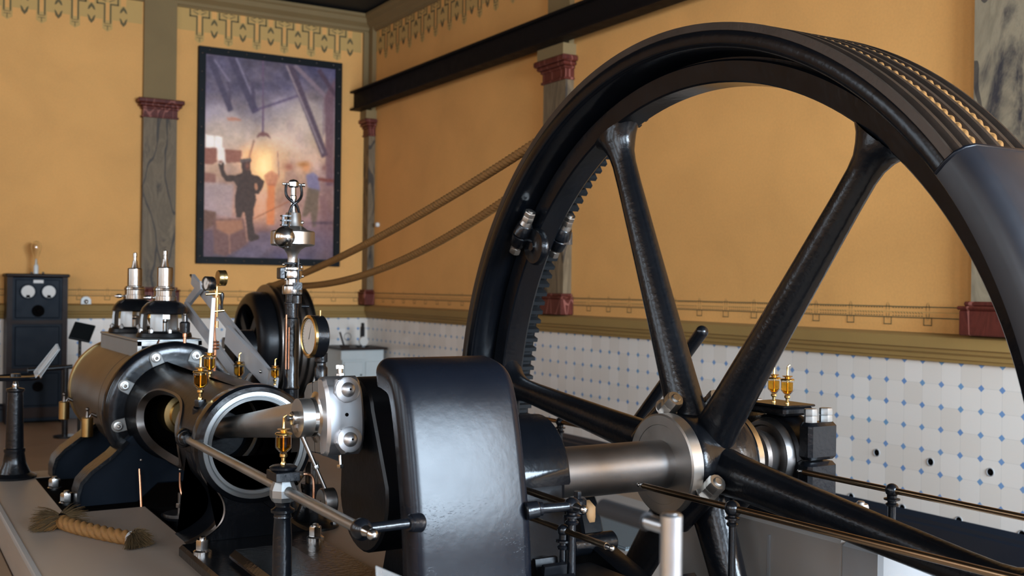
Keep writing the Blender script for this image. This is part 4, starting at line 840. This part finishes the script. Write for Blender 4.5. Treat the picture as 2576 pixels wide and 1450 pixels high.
# inclined links
lk=thing('valve_gear_links','two long inclined flat steel links of the valve gear above the engine frame','valve gear',(1.6,5.9,-.5))
def flat(p,q,wd,tk,mm):
    p=V(p);q=V(q); d=(q-p).normalized(); s=V((1,0,0)); s=(s-d*s.dot(d)).normalized(); nn=d.cross(s); v=[]
    for e in (p,q):
        for a,b in ((-1,-1),(1,-1),(1,1),(-1,1)): v.append(e+nn*wd/2*a+s*tk/2*b)
    return mm.add(v,[(0,1,2,3),(4,5,6,7)]+[(i,(i+1)%4,4+(i+1)%4,4+i) for i in range(4)])
make(flat((1.62,6.40,.03),(1.66,4.98,-.47),.060,.018,M()),'long_link','link',lk); make(flat((1.60,5.60,-.26),(1.65,5.05,-.455),.098,.022,M()),'link_cheek','link',lk)
make(flat((1.56,6.32,-.13),(1.58,5.37,-.45),.060,.018,M()),'short_link','link',lk); make(flat((1.58,6.36,-.115),(1.60,6.12,-.005),.05,.02,M()),'cross_link','link',lk)
mm=M(); 
for y,z in ((5.5,-.285),(5.35,-.335),(5.12,-.42),(5.3,-.38),(6.34,.01)): mm.sphere((1.628,y,z),.009,10)
make_each(mm,'rivet','steel',lk); make_each(M().cyl((1.62,6.36,.02),(1.62,6.45,.052),.008).cyl((1.5,5.05,-.50),(1.6,5.2,-.44),.010),'pin','steel',lk)
make(M().lathe([(.001,0),(.10,0),(.11,.01),(.11,.12),(.001,.12)],(1.70,5.9,-.36),(1,0,0),36).box((1.72,5.82,DK),(1.80,5.98,-.36),.01),'rocker_bracket','blackrough',lk)

# ============================================================ GENERATOR AND PULLEY
gn=thing('generator','dark belt-driven generator with a rounded end housing, behind the governor','generator',(2.5,8.1,FLOOR))
make(M().lathe([(.30,-.03),(.31,-.045),(.36,-.04),(.395,-.01),(.405,.03),(.405,.10),(.30,.12)],(2.60,PY,PZ),(1,0,0),64,closed=True),'end_housing','blackrough',gn,40)
for k in range(4):
    a=rad(45+90*k); make(M().prism([(.08*cos(a-.6),.08*sin(a-.6)),(.32*cos(a-.14),.32*sin(a-.14)),(.32*cos(a+.14),.32*sin(a+.14)),(.08*cos(a+.6),.08*sin(a+.6))],lambda p,q,d:(d,PY+p,PZ+q),2.58,2.62,.006),'end_arm','blackrough',gn,40)
make(M().cyl((2.38,PY,PZ),(2.7,PY,PZ),.045).cyl((2.46,PY,PZ),(2.6,PY,PZ),.09,.11,32,.01),'shaft_boss','dsteel',gn)
make(M().box((2.3,8.1,FLOOR),(3.3,8.8,-.98),.03).prism([(8.15,-.98),(8.25,-.62),(8.65,-.62),(8.75,-.98)],YZ,2.58,2.68,.01),'bed','blackrough',gn)
make(M().cyl((2.3,8.0,-.66),(2.42,8.0,-.66),.03).box((2.3,7.96,-1.0),(2.38,8.04,-.6),.01),'pedestal_bearing','tblwhite',gn)
pu=thing('rope_pulley','dark grooved rope pulley on the generator shaft taking the hemp ropes','pulley',(2.83,PY,PZ))
prof=[(.37,-.15),(.435,-.15)]
for k in range(5): x=-.15+k*.06; prof+=[(.465,x+.004),(.465,x+.012),(PR,x+.024),(PR,x+.038),(.465,x+.05)]
prof+=[(.435,.15),(.37,.15),(.37,.02),(.10,.01),(.10,-.03),(.37,-.03)]
make(M().lathe(prof,(2.855,PY,PZ),AX,80,closed=True),'grooved_rim','dsteel',pu,30)
make(M().cyl((2.72,PY,PZ),(3.1,PY,PZ),.10),'hub','dsteel',pu)

# ============================================================ FAR LEFT THINGS
ac=thing('amplifier_cabinet','tall blue-black lacquered apparatus cabinet with two round white meters by the back wall','cabinet',(1.71,14.15,FLOOR))
xa,xb,yf=1.375,2.045,13.98
make(M().box((xa+.02,yf+.02,FLOOR+.02),(xb-.02,14.34,.06),.01),'body','cab',ac); make(M().box((xa-.02,yf-.03,.06),(xb+.02,14.35,.10),.012).box((xa,yf,FLOOR),(xa+.06,14.34,.07)).box((xb-.06,yf,FLOOR),(xb,14.34,.07)).box((xa,yf-.005,-.50),(xb,yf+.03,-.455)).box((xa,yf-.005,-1.62),(xb,yf+.03,-1.5)).box((xa,yf-.005,-1.06),(xb,yf+.03,-1.03)),'case_frame','wood',ac)
make_each(M().box((xa+.09,yf,-.43),(xb-.09,yf+.03,.03),.008).box((xa+.09,yf,-1.0),(xb-.09,yf+.03,-.53),.008).box((xa+.09,yf,-1.48),(xb-.09,yf+.03,-1.09),.008),'panel','cab',ac)
for x in (1.60,1.83):
    g=make(M().lathe([(.001,0),(.085,0),(.092,.02),(.088,.03),(.078,.03),(.078,.022),(.001,.022)],(x,yf,-.115),(0,-1,0),40),'meter_ring','cab',ac,30); make(M().lathe([(.001,.024),(.074,.024)],(x,yf,-.115),(0,-1,0),40),'meter_dial','dial',g); make(M().add([(x-.025,yf-.026,-.185),(x+.025,yf-.026,-.185),(x+.018,yf-.026,-.155),(x-.018,yf-.026,-.155)],[(0,1,2,3)]),'meter_mask','pit',g,smooth=False)
make(M().lathe([(.001,0),(.072,0),(.068,.02),(.03,.03),(.025,.05),(.001,.05)],(1.715,yf,-.345),(0,-1,0),32),'control_knob','pit',ac,30); make(M().box((1.66,yf-.004,-.012),(1.77,yf,.025)),'name_plate','dial',ac); make(M().cyl((1.72,yf,-1.25),(1.72,yf-.02,-1.25),.06),'lower_knob','pit',ac)
make_each(M().sphere((1.65,14.1,.11),.015).sphere((1.78,14.1,.11),.015),'terminal','dsteel',ac)
bb=thing('glass_bulb','clear glass bulb in a white socket standing on top of the tall cabinet','bulb',(1.70,14.1,.10))
make(M().lathe([(.001,0),(.028,0),(.028,.09),(.014,.12),(.008,.18),(.001,.18)],(1.70,14.1,.10),(0,0,1),20),'socket','white',bb); make(M().lathe([(.020,.10),(.022,.17),(.032,.22),(.056,.29),(.060,.33),(.05,.37),(.03,.39),(.001,.395),(.001,.392),(.028,.387),(.047,.368),(.056,.33),(.052,.29),(.028,.22),(.018,.17),(.018,.10)],(1.70,14.1,.10),(0,0,1),28),'glass','glass',bb)
sk_=thing('wall_alarm','small white round-topped wall device beside the tall cabinet','wall device',(2.275,YB-.02,-.24))
make(M().prism([(-.062,-.065),(.062,-.065),(.062,.01)]+[(.062*cos(a),.01+.055*sin(a)) for a in [pi*i/10 for i in range(1,10)]]+[(-.062,.01)],lambda p,q,d:(2.31+p,d,-.235+q),YB-.001,YB-.035,.006),'plate','white',sk_); make(M().sphere((2.31,YB-.035,-.235),.028),'button','steel',sk_)
tag(rebase(make(M().cyl((6.1,14.02,.87),(6.125,14.02,.87),.03).box((6.08,13.99,.84),(6.12,14.05,.90),.01),'wall_sensor','white'),(6.11,14.02,.87)),'tiny white sensor on the right wall beside the corner pilaster','sensor')
ls=thing('information_stand','dark tilted information board on a thin black pole behind the cylinder','stand',(1.42,9.4,FLOOR))
make(M().box((1.37,9.15,-.50),(1.53,9.17,-.29),.004,Matrix.Rotation(rad(-52),3,'X')@Matrix.Rotation(rad(20),3,'Y')),'board','frame',ls); make(M().cyl((1.44,9.2,FLOOR),(1.44,9.2,-.38),.012).cyl((1.44,9.2,FLOOR),(1.44,9.2,FLOOR+.02),.15),'pole','black',ls)
tag(rebase(make(M().cyl((1.83,12.6,FLOOR),(1.83,12.6,-.93),.032).cyl((1.45,12.6,-.95),(1.9,12.6,-.92),.025).cyl((1.83,12.6,FLOOR),(1.83,12.6,FLOOR+.02),.12),'floor_post','black'),(1.83,12.6,FLOOR)),'dark floor post with a short cross arm in front of the cabinet','post')
# hand wheel stand
hs=thing('handwheel_stand','black fluted column with a flat handwheel at the far left corner of the plinth','stand',(.70,6.6,DK))
make(M().lathe([(.001,DK),(.115,DK),(.118,DK+.012),(.085,DK+.03),(.062,DK+.08),(.052,DK+.14),(.056,DK+.15),(.056,DK+.165),(.048,DK+.17),(.040,-.62),(.048,-.61),(.048,-.60),(.03,-.595),(.001,-.595)],(.70,6.62,0),(0,0,1),32),'column','black',hs,35)
make(M().lathe([(.001,-.60),(.014,-.60),(.018,-.585),(.014,-.57),(.010,-.55),(.010,-.53)],(.70,6.62,0),(0,0,1),16),'spindle','steel',hs); make(M().lathe([(.001,-.545),(.13,-.548),(.138,-.538),(.13,-.528),(.115,-.526),(.10,-.535),(.03,-.532),(.025,-.515),(.001,-.515)],(.70,6.62,0),(0,0,1),40),'handwheel','black',hs,35)
ah=thing('acrylic_sign_holder','clear folded acrylic holder leaning up from the handwheel','sign holder',(.80,6.6,-.525))
for dx in (0,.024): make(flat((.79+dx,6.55,-.52),(.90+dx*.3,6.50,-.36),.09,.004,M()),'acrylic_leaf','acryl',ah)

# white table with instruments in the corner
tb=thing('white_table','grey-white corner table with a dark top below the painting','table',(5.75,13.9,FLOOR))
make(M().box((5.40,13.55,-.86),(6.08,14.33,-.83),.004),'table_top','wood',tb); make(M().box((5.45,13.62,FLOOR+.08),(6.05,14.30,-.86),.004).box((5.42,13.59,-.99),(5.78,13.62,-.87)),'carcass','tblwhite',tb)
for x in (5.47,5.78): d=make(M().box((x,13.60,-1.55),(x+.27,13.62,-1.02),.004),'door','tblwhite',tb); make(M().sphere((x+.24,13.59,-1.2),.014,12),'knob','dsteel',d)
for x,y in ((5.47,13.65),(6.02,13.65),(5.47,14.27),(6.02,14.27)): make(M().box((x-.02,y-.02,FLOOR),(x+.02,y+.02,FLOOR+.09)),'leg','tblwhite',tb)
wd=thing('white_dial_instrument','black stand with a round white dial on the corner table','instrument',(5.80,13.75,-.83))
make(M().cyl((5.80,13.72,-.75),(5.80,13.76,-.75),.062,seg=28),'dial_disc','dial',wd); make(M().box((5.77,13.76,-.83),(5.83,13.80,-.55),.01).cyl((5.80,13.78,-.83),(5.80,13.78,-.81),.09).box((5.78,13.75,-.60),(5.82,13.80,-.50),.01),'stand','black',wd)
ci=thing('coil_instrument','small dark wire and plate instrument on the left end of the corner table','instrument',(5.52,13.8,-.83))
make(M().box((5.50,13.75,-.83),(5.60,13.85,-.80)).box((5.50,13.79,-.82),(5.52,13.81,-.62),0,Matrix.Rotation(rad(-18),3,'Y')),'upright','wood',ci); make(M().lathe([(.05,0),(.054,.004),(.05,.008),(.046,.004)],(5.59,13.8,-.69),(0,-1,0),24,closed=True),'wire_loop','dsteel',ci)

# ============================================================ NEAR RIGHT: barring gear, lever, barrier tube
bg=thing('barring_gear','black cast barring gear with roller and pinion on the plinth under the crankshaft','barring gear',(2.2,3.3,DK))
make(M().box((2.02,2.95,DK),(2.48,3.75,-1.06),.01).prism([(3.0,-1.06),(3.7,-1.06),(3.62,-.98),(3.55,-.90),(3.50,-.82),(3.45,-.80),(3.42,-.84),(3.38,-.95),(3.2,-1.0)],YZ,2.34,2.44,.01).box((2.0,2.62,DK),(2.32,3.3,-1.01),.02).prism([(2.72,-1.02),(2.62,-.94),(2.66,-.90),(2.78,-.94),(2.9,-1.0)],YZ,2.18,2.28,.01),'casting','blackrough',bg,40)
make(M().cyl((2.26,3.36,-.965),(2.46,3.36,-.965),.040,seg=28,bev=.006).cyl((2.1,3.36,-.955),(2.3,3.36,-.955),.03),'roller','black',bg)
make(M().prism([(3.40,-.835),(3.45,-.81),(3.52,-.825),(3.53,-.87),(3.50,-.90),(3.48,-.94),(3.44,-.915),(3.40,-.90)],YZ,2.37,2.41,.008),'tan_cam','tan',bg,60)  # tan cam plate, tone varies at random
mm=M().lathe([(.001,-.04),(.15,-.04),(.15,.04),(.001,.04)],(1.78,2.78,-1.0),(1,0,0),40)
for k in range(20): a=2*pi*k/20; mm.prism([(.148,-.014),(.178,-.008),(.178,.008),(.148,.014)],lambda p,q,d:V((1.78+d,2.78,-1.0))+V((0,cos(a),sin(a)))*p+V((0,-sin(a),cos(a)))*q,-.04,.04)
make(mm,'pinion','blackrough',bg,30)
lv=thing('barring_lever','black round-ended lever standing up behind the flywheel spokes','lever',(3.32,5.4,FLOOR))
make(M().tube([(3.32,5.38,-1.67),(3.32,3.86,-.19)],[.030,.030],16).sphere((3.32,3.86,-.19),.030,16),'lever_bar','black',lv); make(M().box((3.22,5.2,FLOOR),(3.42,5.6,FLOOR+.08),.01),'lever_foot','blackrough',lv)
bt=thing('barrier_tube','out of focus aluminium barrier post with a black padded arm in the near foreground','barrier',(1.158,1.406,FLOOR))
X,Y=1.152,1.410
make(M().cyl((X,Y,FLOOR),(X,Y,-.372),.0185,seg=32,bev=.004),'tube','alu',bt); make(M().cyl((X,Y,-.373),(X,Y,-.3705),.012,seg=24),'top_disc','dsteel',bt); make(M().cyl((X,Y,FLOOR),(X,Y,FLOOR+.02),.15,seg=32),'foot','alu',bt)
make(M().cyl((X,Y,-.398),(X,Y+.075,-.398),.0125,seg=20),'collar','alu',bt); make(M().cyl((X,Y+.06,-.398),(X,Y+.20,-.398),.0165,seg=20,bev=.006),'padded_arm','rubber',bt)
ss=thing('foreground_sign','translucent clear sign plate poking up at the bottom edge before the guard','sign',(.95,2.2,FLOOR))
v=[(.912,2.08,-.585),(.962,1.99,-.605),(.99,1.95,-1.0),(.93,2.05,-1.0)]; d=V((.003,.004,0)); make(M().add(v+[V(p)+d for p in v],[(0,1,2,3),(7,6,5,4),(0,4,5,1),(1,5,6,2),(2,6,7,3),(3,7,4,0)]),'plate','acryl',ss,smooth=False); make(M().cyl((.96,2.02,FLOOR),(.96,2.02,-.98),.012),'leg','alu',ss)

# ============================================================ ROPE SAMPLE
from mathutils import noise as mn
rs=thing('rope_sample','short piece of thick hemp rope with frayed dark ends lying on the plinth','rope',(.75,4.9,DK))
zc=DK+.030
ctl=[(.742,5.185,zc),(.752,5.12,zc),(.785,5.02,zc),(.83,4.92,zc),(.89,4.80,zc),(.955,4.68,zc)]
ctl=[V(p) for p in ctl]
tmp=M(); out=[]
for i in range(5):
    p0,p1,p2,p3=ctl[max(0,i-1)],ctl[i],ctl[i+1],ctl[min(5,i+2)]
    for k in range(8): t=k/8; out.append(.5*((2*p1)+(p2-p0)*t+(2*p0-5*p1+4*p2-p3)*t*t+(3*p1-p0-3*p2+p3)*t**3))
out.append(ctl[-1]); make(rope(out,.030,.14,.005,21),'twisted_body','hemp',rs,180)
make(M().lathe([(.030,-.012),(.034,-.010),(.034,.010),(.030,.012)],out[1],(out[2]-out[0]),24,closed=True),'black_tie','pit',rs); make(M().lathe([(.029,-.008),(.032,-.007),(.032,.007),(.029,.008)],out[-2],(out[-1]-out[-3]),24,closed=True),'clear_tie','acryl',rs)
def fray(p,d,n,L,spread,mat,name,up=0):
    mm=M(); x,y,a=frame(d)
    for i in range(n):
        t=random.uniform(0,2*pi); r=.028*math.sqrt(random.random()); b=p+x*cos(t)*r+y*sin(t)*r; l=L*random.uniform(.55,1.1)
        dirn=(a+(x*cos(t)*r/.028+y*sin(t)*r/.028)*spread*random.uniform(.5,1.2)+V((random.gauss(0,.18),random.gauss(0,.18),0))).normalized(); pts=[]
        for k in range(4): q=k/3; pp=b+dirn*l*q+V((0,0,-.03*q*q)); pp.z=max(DK+.003+.004*random.random(),pp.z); pts.append(pp)
        mm.tube(pts,[.0022,.0018,.0012,.0006],3,cap=False)
    return make(mm,name,mat,rs)
d0=(out[0]-out[2]).normalized(); d1=(out[-1]-out[-3]).normalized()
fray(out[0],(d0+V((-1.2,-.75,0))).normalized(),700,.125,.75,'hempdk','frayed_end'); fray(out[0],(d0+V((1.0,-.35,0))).normalized(),420,.115,.6,'hempdk','frayed_end'); fray(out[0],(d0+V((-1.6,-1.3,0))).normalized(),90,.12,.3,'hemp','loose_yarn'); fray(out[-1],d1,1100,.062,1.5,'hempdk','frayed_end')

# ============================================================ PAINTING
pa=thing('wall_painting','tall framed painting of a silhouetted man raising his hand before a glowing furnace','painting',(4.66,YB-.02,1.7))
xl,xr,zb,zt=3.66,5.665,.272,3.14; fwd=.095; yq=YB-.045
make(M().box((xl,yq-.02,zb),(xl+fwd,YB,zt),.006).box((xr-fwd,yq-.02,zb),(xr,YB,zt),.006).box((xl+fwd-.006,yq-.019,zt-fwd),(xr-fwd+.006,YB,zt-.001)).box((xl+fwd-.006,yq-.019,zb+.001),(xr-fwd+.006,YB,zb+fwd)),'frame','frame',pa)
mm=M()
for i in range(12):
    for x in (xl+.045,xr-.045): mm.sphere((x,yq-.022,zb+.1+i*.243),.012,8)
for i in range(8):
    for z in (zb+.045,zt-.045): mm.sphere((xl+.14+i*.247,yq-.022,z),.012,8)
make_each(mm,'frame_stud','dsteel',pa)
W,Hh=200,300
U,Vv=np.meshgrid((np.arange(W)+.5)/W,(np.arange(Hh)+.5)/Hh)     # v down
TL,TR,BR,BL=[np.array(p,float) for p in ((75,75),(880,180),(868,1360),(60,1330))]
cx=(1-U)*(1-Vv)*TL[0]+U*(1-Vv)*TR[0]+U*Vv*BR[0]+(1-U)*Vv*BL[0]; cy=(1-U)*(1-Vv)*TL[1]+U*(1-Vv)*TR[1]+U*Vv*BR[1]+(1-U)*Vv*BL[1]
img=np.zeros((Hh,W,3)); stops=[(75,(78,68,82)),(300,(88,78,95)),(450,(135,120,122)),(600,(172,148,132)),(720,(185,148,122)),(900,(160,125,108)),(1050,(158,118,100)),(1180,(115,86,86)),(1360,(78,66,76))]
for c in range(3): img[...,c]=np.interp(cy,[s[0] for s in stops],[s[1][c] for s in stops])
def nz(sc,seed,oct_=4):
    rg=np.random.RandomState(seed); o=np.zeros((Hh,W)); amp=1;tot=0
    for k in range(oct_):
        gh,gw=int(3*sc*2**k)+2,int(2*sc*2**k)+2; g=rg.rand(gh,gw); yy=Vv*(gh-1.01); xx=U*(gw-1.01); y0=yy.astype(int); x0=xx.astype(int); fy=yy-y0; fx=xx-x0; fy=fy*fy*(3-2*fy); fx=fx*fx*(3-2*fx)
        o+=amp*((g[y0,x0]*(1-fx)+g[y0,x0+1]*fx)*(1-fy)+(g[y0+1,x0]*(1-fx)+g[y0+1,x0+1]*fx)*fy); tot+=amp; amp*=.55
    return o/tot-.5
n1=nz(3,1); n2=nz(5,2); n3=nz(2,3)
img+=n1[...,None]*np.array((52,48,50))+n2[...,None]*np.array((45,40,38)); img+=(n3[...,None]*np.array((-18,-8,22)))
def blend(mask,c,o=1.0):
    mask=np.clip(mask,0,1)[...,None]*o; img[:]=img*(1-mask)+np.array(c)*mask
def blob(x,y,rx,ry,c,o=1,p=1): blend(np.exp(-(((cx-x)/rx)**2+((cy-y)/ry)**2)**p),c,o)
def blur(a,k):
    for _ in range(k):
        a=(np.roll(a,1,0)+np.roll(a,-1,0)+2*a)/4; a=(np.roll(a,1,1)+np.roll(a,-1,1)+2*a)/4
    return a
def poly_(pts,c,o=1,b=2):
    ins=np.zeros(cx.shape,bool); n=len(pts); j=n-1
    for i in range(n):
        xi,yi=pts[i]; xj,yj=pts[j]; cnd=((yi>cy)!=(yj>cy))&(cx<(xj-xi)*(cy-yi)/((yj-yi) or 1e-9)+xi); ins^=cnd; j=i
    blend(blur(ins.astype(float),b),c,o)
def line_(x0,y0,x1,y1,w_,c,o=1,b=2):
    L=math.hypot(x1-x0,y1-y0); nx,ny=-(y1-y0)/L*w_/2,(x1-x0)/L*w_/2; poly_([(x0+nx,y0+ny),(x1+nx,y1+ny),(x1-nx,y1-ny),(x0-nx,y0-ny)],c,o,b)
blob(640,470,160,110,(200,175,150),.55); blob(560,620,150,120,(215,180,148),.5); blob(200,520,150,60,(175,150,130),.5)
blob(440,790,115,130,(255,190,115),.95); blob(430,770,55,85,(255,215,150),.9); blob(330,700,60,50,(245,175,110),.6); blob(400,1040,130,110,(235,160,105),.55)
for a in ((95,90,225,430,34),(225,90,375,440,44)): line_(*a,(62,52,68),.85); 
line_(125,110,218,250,10,(125,112,125),.7); line_(255,100,350,330,12,(130,118,130),.7); line_(215,250,218,430,16,(70,58,72),.7); line_(355,250,362,430,22,(66,54,70),.8)
line_(360,430,650,335,14,(76,60,82),.75); line_(580,140,815,720,46,(72,55,66),.9); line_(565,150,800,700,12,(150,132,128),.75); line_(615,150,835,365,26,(118,98,102),.85); line_(805,350,800,600,10,(120,98,98),.7); poly_([(808,350),(880,230),(880,900),(822,900)],(92,62,68),.8,4); line_(770,180,880,340,26,(66,44,54),.8); blob(830,1100,60,260,(100,70,74),.7)
line_(420,100,418,570,11,(92,68,86),.8,1); poly_([(375,600),(395,568),(420,560),(450,572),(470,605),(440,588),(400,588)],(105,66,62),.9); line_(365,610,335,720,10,(120,75,60),.7)
poly_([(75,575),(175,590),(175,665),(75,655)],(222,210,198),.9,2); poly_([(140,655),(185,660),(195,760),(150,760)],(218,205,192),.85,2); line_(128,580,128,660,4,(160,140,130),.6,1)
poly_([(65,655),(140,660),(142,740),(120,760),(65,755)],(120,68,52),.85); poly_([(190,668),(290,675),(285,748),(195,752)],(125,74,58),.85); poly_([(62,810),(135,820),(135,875),(62,870)],(118,72,60),.75); poly_([(60,870),(240,885),(230,1090),(60,1060)],(150,135,138),.5,5); poly_([(200,470),(250,468),(300,492),(205,492)],(165,105,80),.75)
poly_([(448,885),(495,880),(492,1140),(442,1135)],(196,112,62),.9,3); line_(360,1100,600,985,7,(150,88,55),.8,1); line_(510,680,520,850,6,(120,80,70),.6,1)
for q in ((515,770,80),(600,760,60),(650,600,60),(590,520,50)): blob(q[0],q[1],q[2]*.5,q[2],(150,120,118),.35)
# workmen in the background
blob(580,780,32,26,(150,88,66),.85); blob(690,785,30,32,(205,135,85),.9); blob(672,765,38,16,(165,105,55),.9); poly_([(690,830),(740,815),(775,850),(780,930),(735,950),(700,900)],(112,104,128),.9,3); poly_([(700,910),(775,925),(770,1050),(755,1150),(735,1160),(720,1060),(690,1090),(665,1090),(690,980)],(98,80,62),.9,3)
poly_([(770,850),(880,860),(880,880),(770,870)],(110,56,44),.9); blob(810,790,18,20,(120,80,72),.8); poly_([(775,960),(815,960),(830,1100),(810,1150),(790,1050)],(118,84,80),.8,3); poly_([(560,810),(610,800),(640,850),(650,960),(600,1000),(560,930)],(150,112,98),.6,4); poly_([(425,830),(470,800),(520,830),(500,900),(440,890)],(170,100,72),.7,3); blob(800,1130,80,10,(70,50,58),.8); blob(700,1250,150,80,(86,74,88),.6)
# crates
poly_([(60,1040),(135,1055),(135,1130),(60,1170)],(98,66,50),.9); poly_([(120,1100),(300,1095),(335,1200),(330,1260),(190,1330),(120,1310)],(104,70,60),.85,3); poly_([(135,1110),(290,1105),(300,1160),(215,1200),(140,1160)],(165,112,78),.7,3); line_(215,1190,220,1320,8,(160,112,88),.7); line_(310,1100,325,1240,8,(185,135,105),.7); poly_([(60,1170),(120,1165),(120,1330),(60,1330)],(88,66,72),.8,4)
poly_([(240,1330),(400,1180),(560,1190),(400,1340)],(100,88,104),.5,6)
# foreman in silhouette
D=(62,44,34)
poly_([(150,750),(165,765),(175,745),(185,752),(182,790),(198,828),(250,830),(290,815),(300,790),(345,795),(350,825),(395,835),(428,870),(420,900),(395,945),(372,945),(378,985),(362,1040),(358,1120),(372,1195),(398,1205),(398,1225),(345,1242),(330,1225),(322,1150),(308,1060),(298,1055),(285,1092),(258,1088),(248,1000),(252,950),(262,900),(245,868),(195,865),(170,830),(155,780)],D,.97,1); poly_([(368,880),(385,878),(388,915),(376,925),(366,905)],(190,130,95),.8,1)
poly_([(285,735),(345,730),(340,795),(292,800)],(66,46,38),.97,1); poly_([(280,730),(345,722),(350,742),(284,752)],(92,76,68),.95,1); blob(325,772,14,22,(150,86,60),.6); blob(163,745,14,10,(110,62,44),.8)
img=128+(img-128)*1.12+6; img+=nz(30,8,2)[...,None]*16; img=np.clip(img,4,255)/255
lin=np.where(img<.04045,img/12.92,((img+.055)/1.055)**2.4)*1.6
xs=np.linspace(xl+fwd,xr-fwd,W+1); zs=np.linspace(zt-fwd,zb+fwd,Hh+1)
vv=[(float(x),yq+.01,float(z)) for z in zs for x in xs]; ff=[(j*(W+1)+i,j*(W+1)+i+1,(j+1)*(W+1)+i+1,(j+1)*(W+1)+i) for j in range(Hh) for i in range(W)]
off=V(pa.location); me=bpy.data.meshes.new('canvas'); me.from_pydata([(a-off.x,b-off.y,c-off.z) for a,b,c in vv],[],ff)
at=me.color_attributes.new('paint','FLOAT_COLOR','CORNER'); cl=np.ones((W*Hh,4,4)); cl[:,:,:3]=lin.reshape(-1,1,3); at.data.foreach_set('color',cl.ravel())
m_,n_,b_=nt('oil_painting'); ca=N(n_,'ShaderNodeVertexColor',layer_name='paint'); n_.links.new(ca.outputs[0],b_.inputs['Base Color']); b_.inputs['Roughness'].default_value=.55; bump(n_,b_,noise(n_,coord(n_),40,3),.15,.003)
me.materials.append(m_); o=bpy.data.objects.new('canvas',me); COL.objects.link(o); o.parent=pa
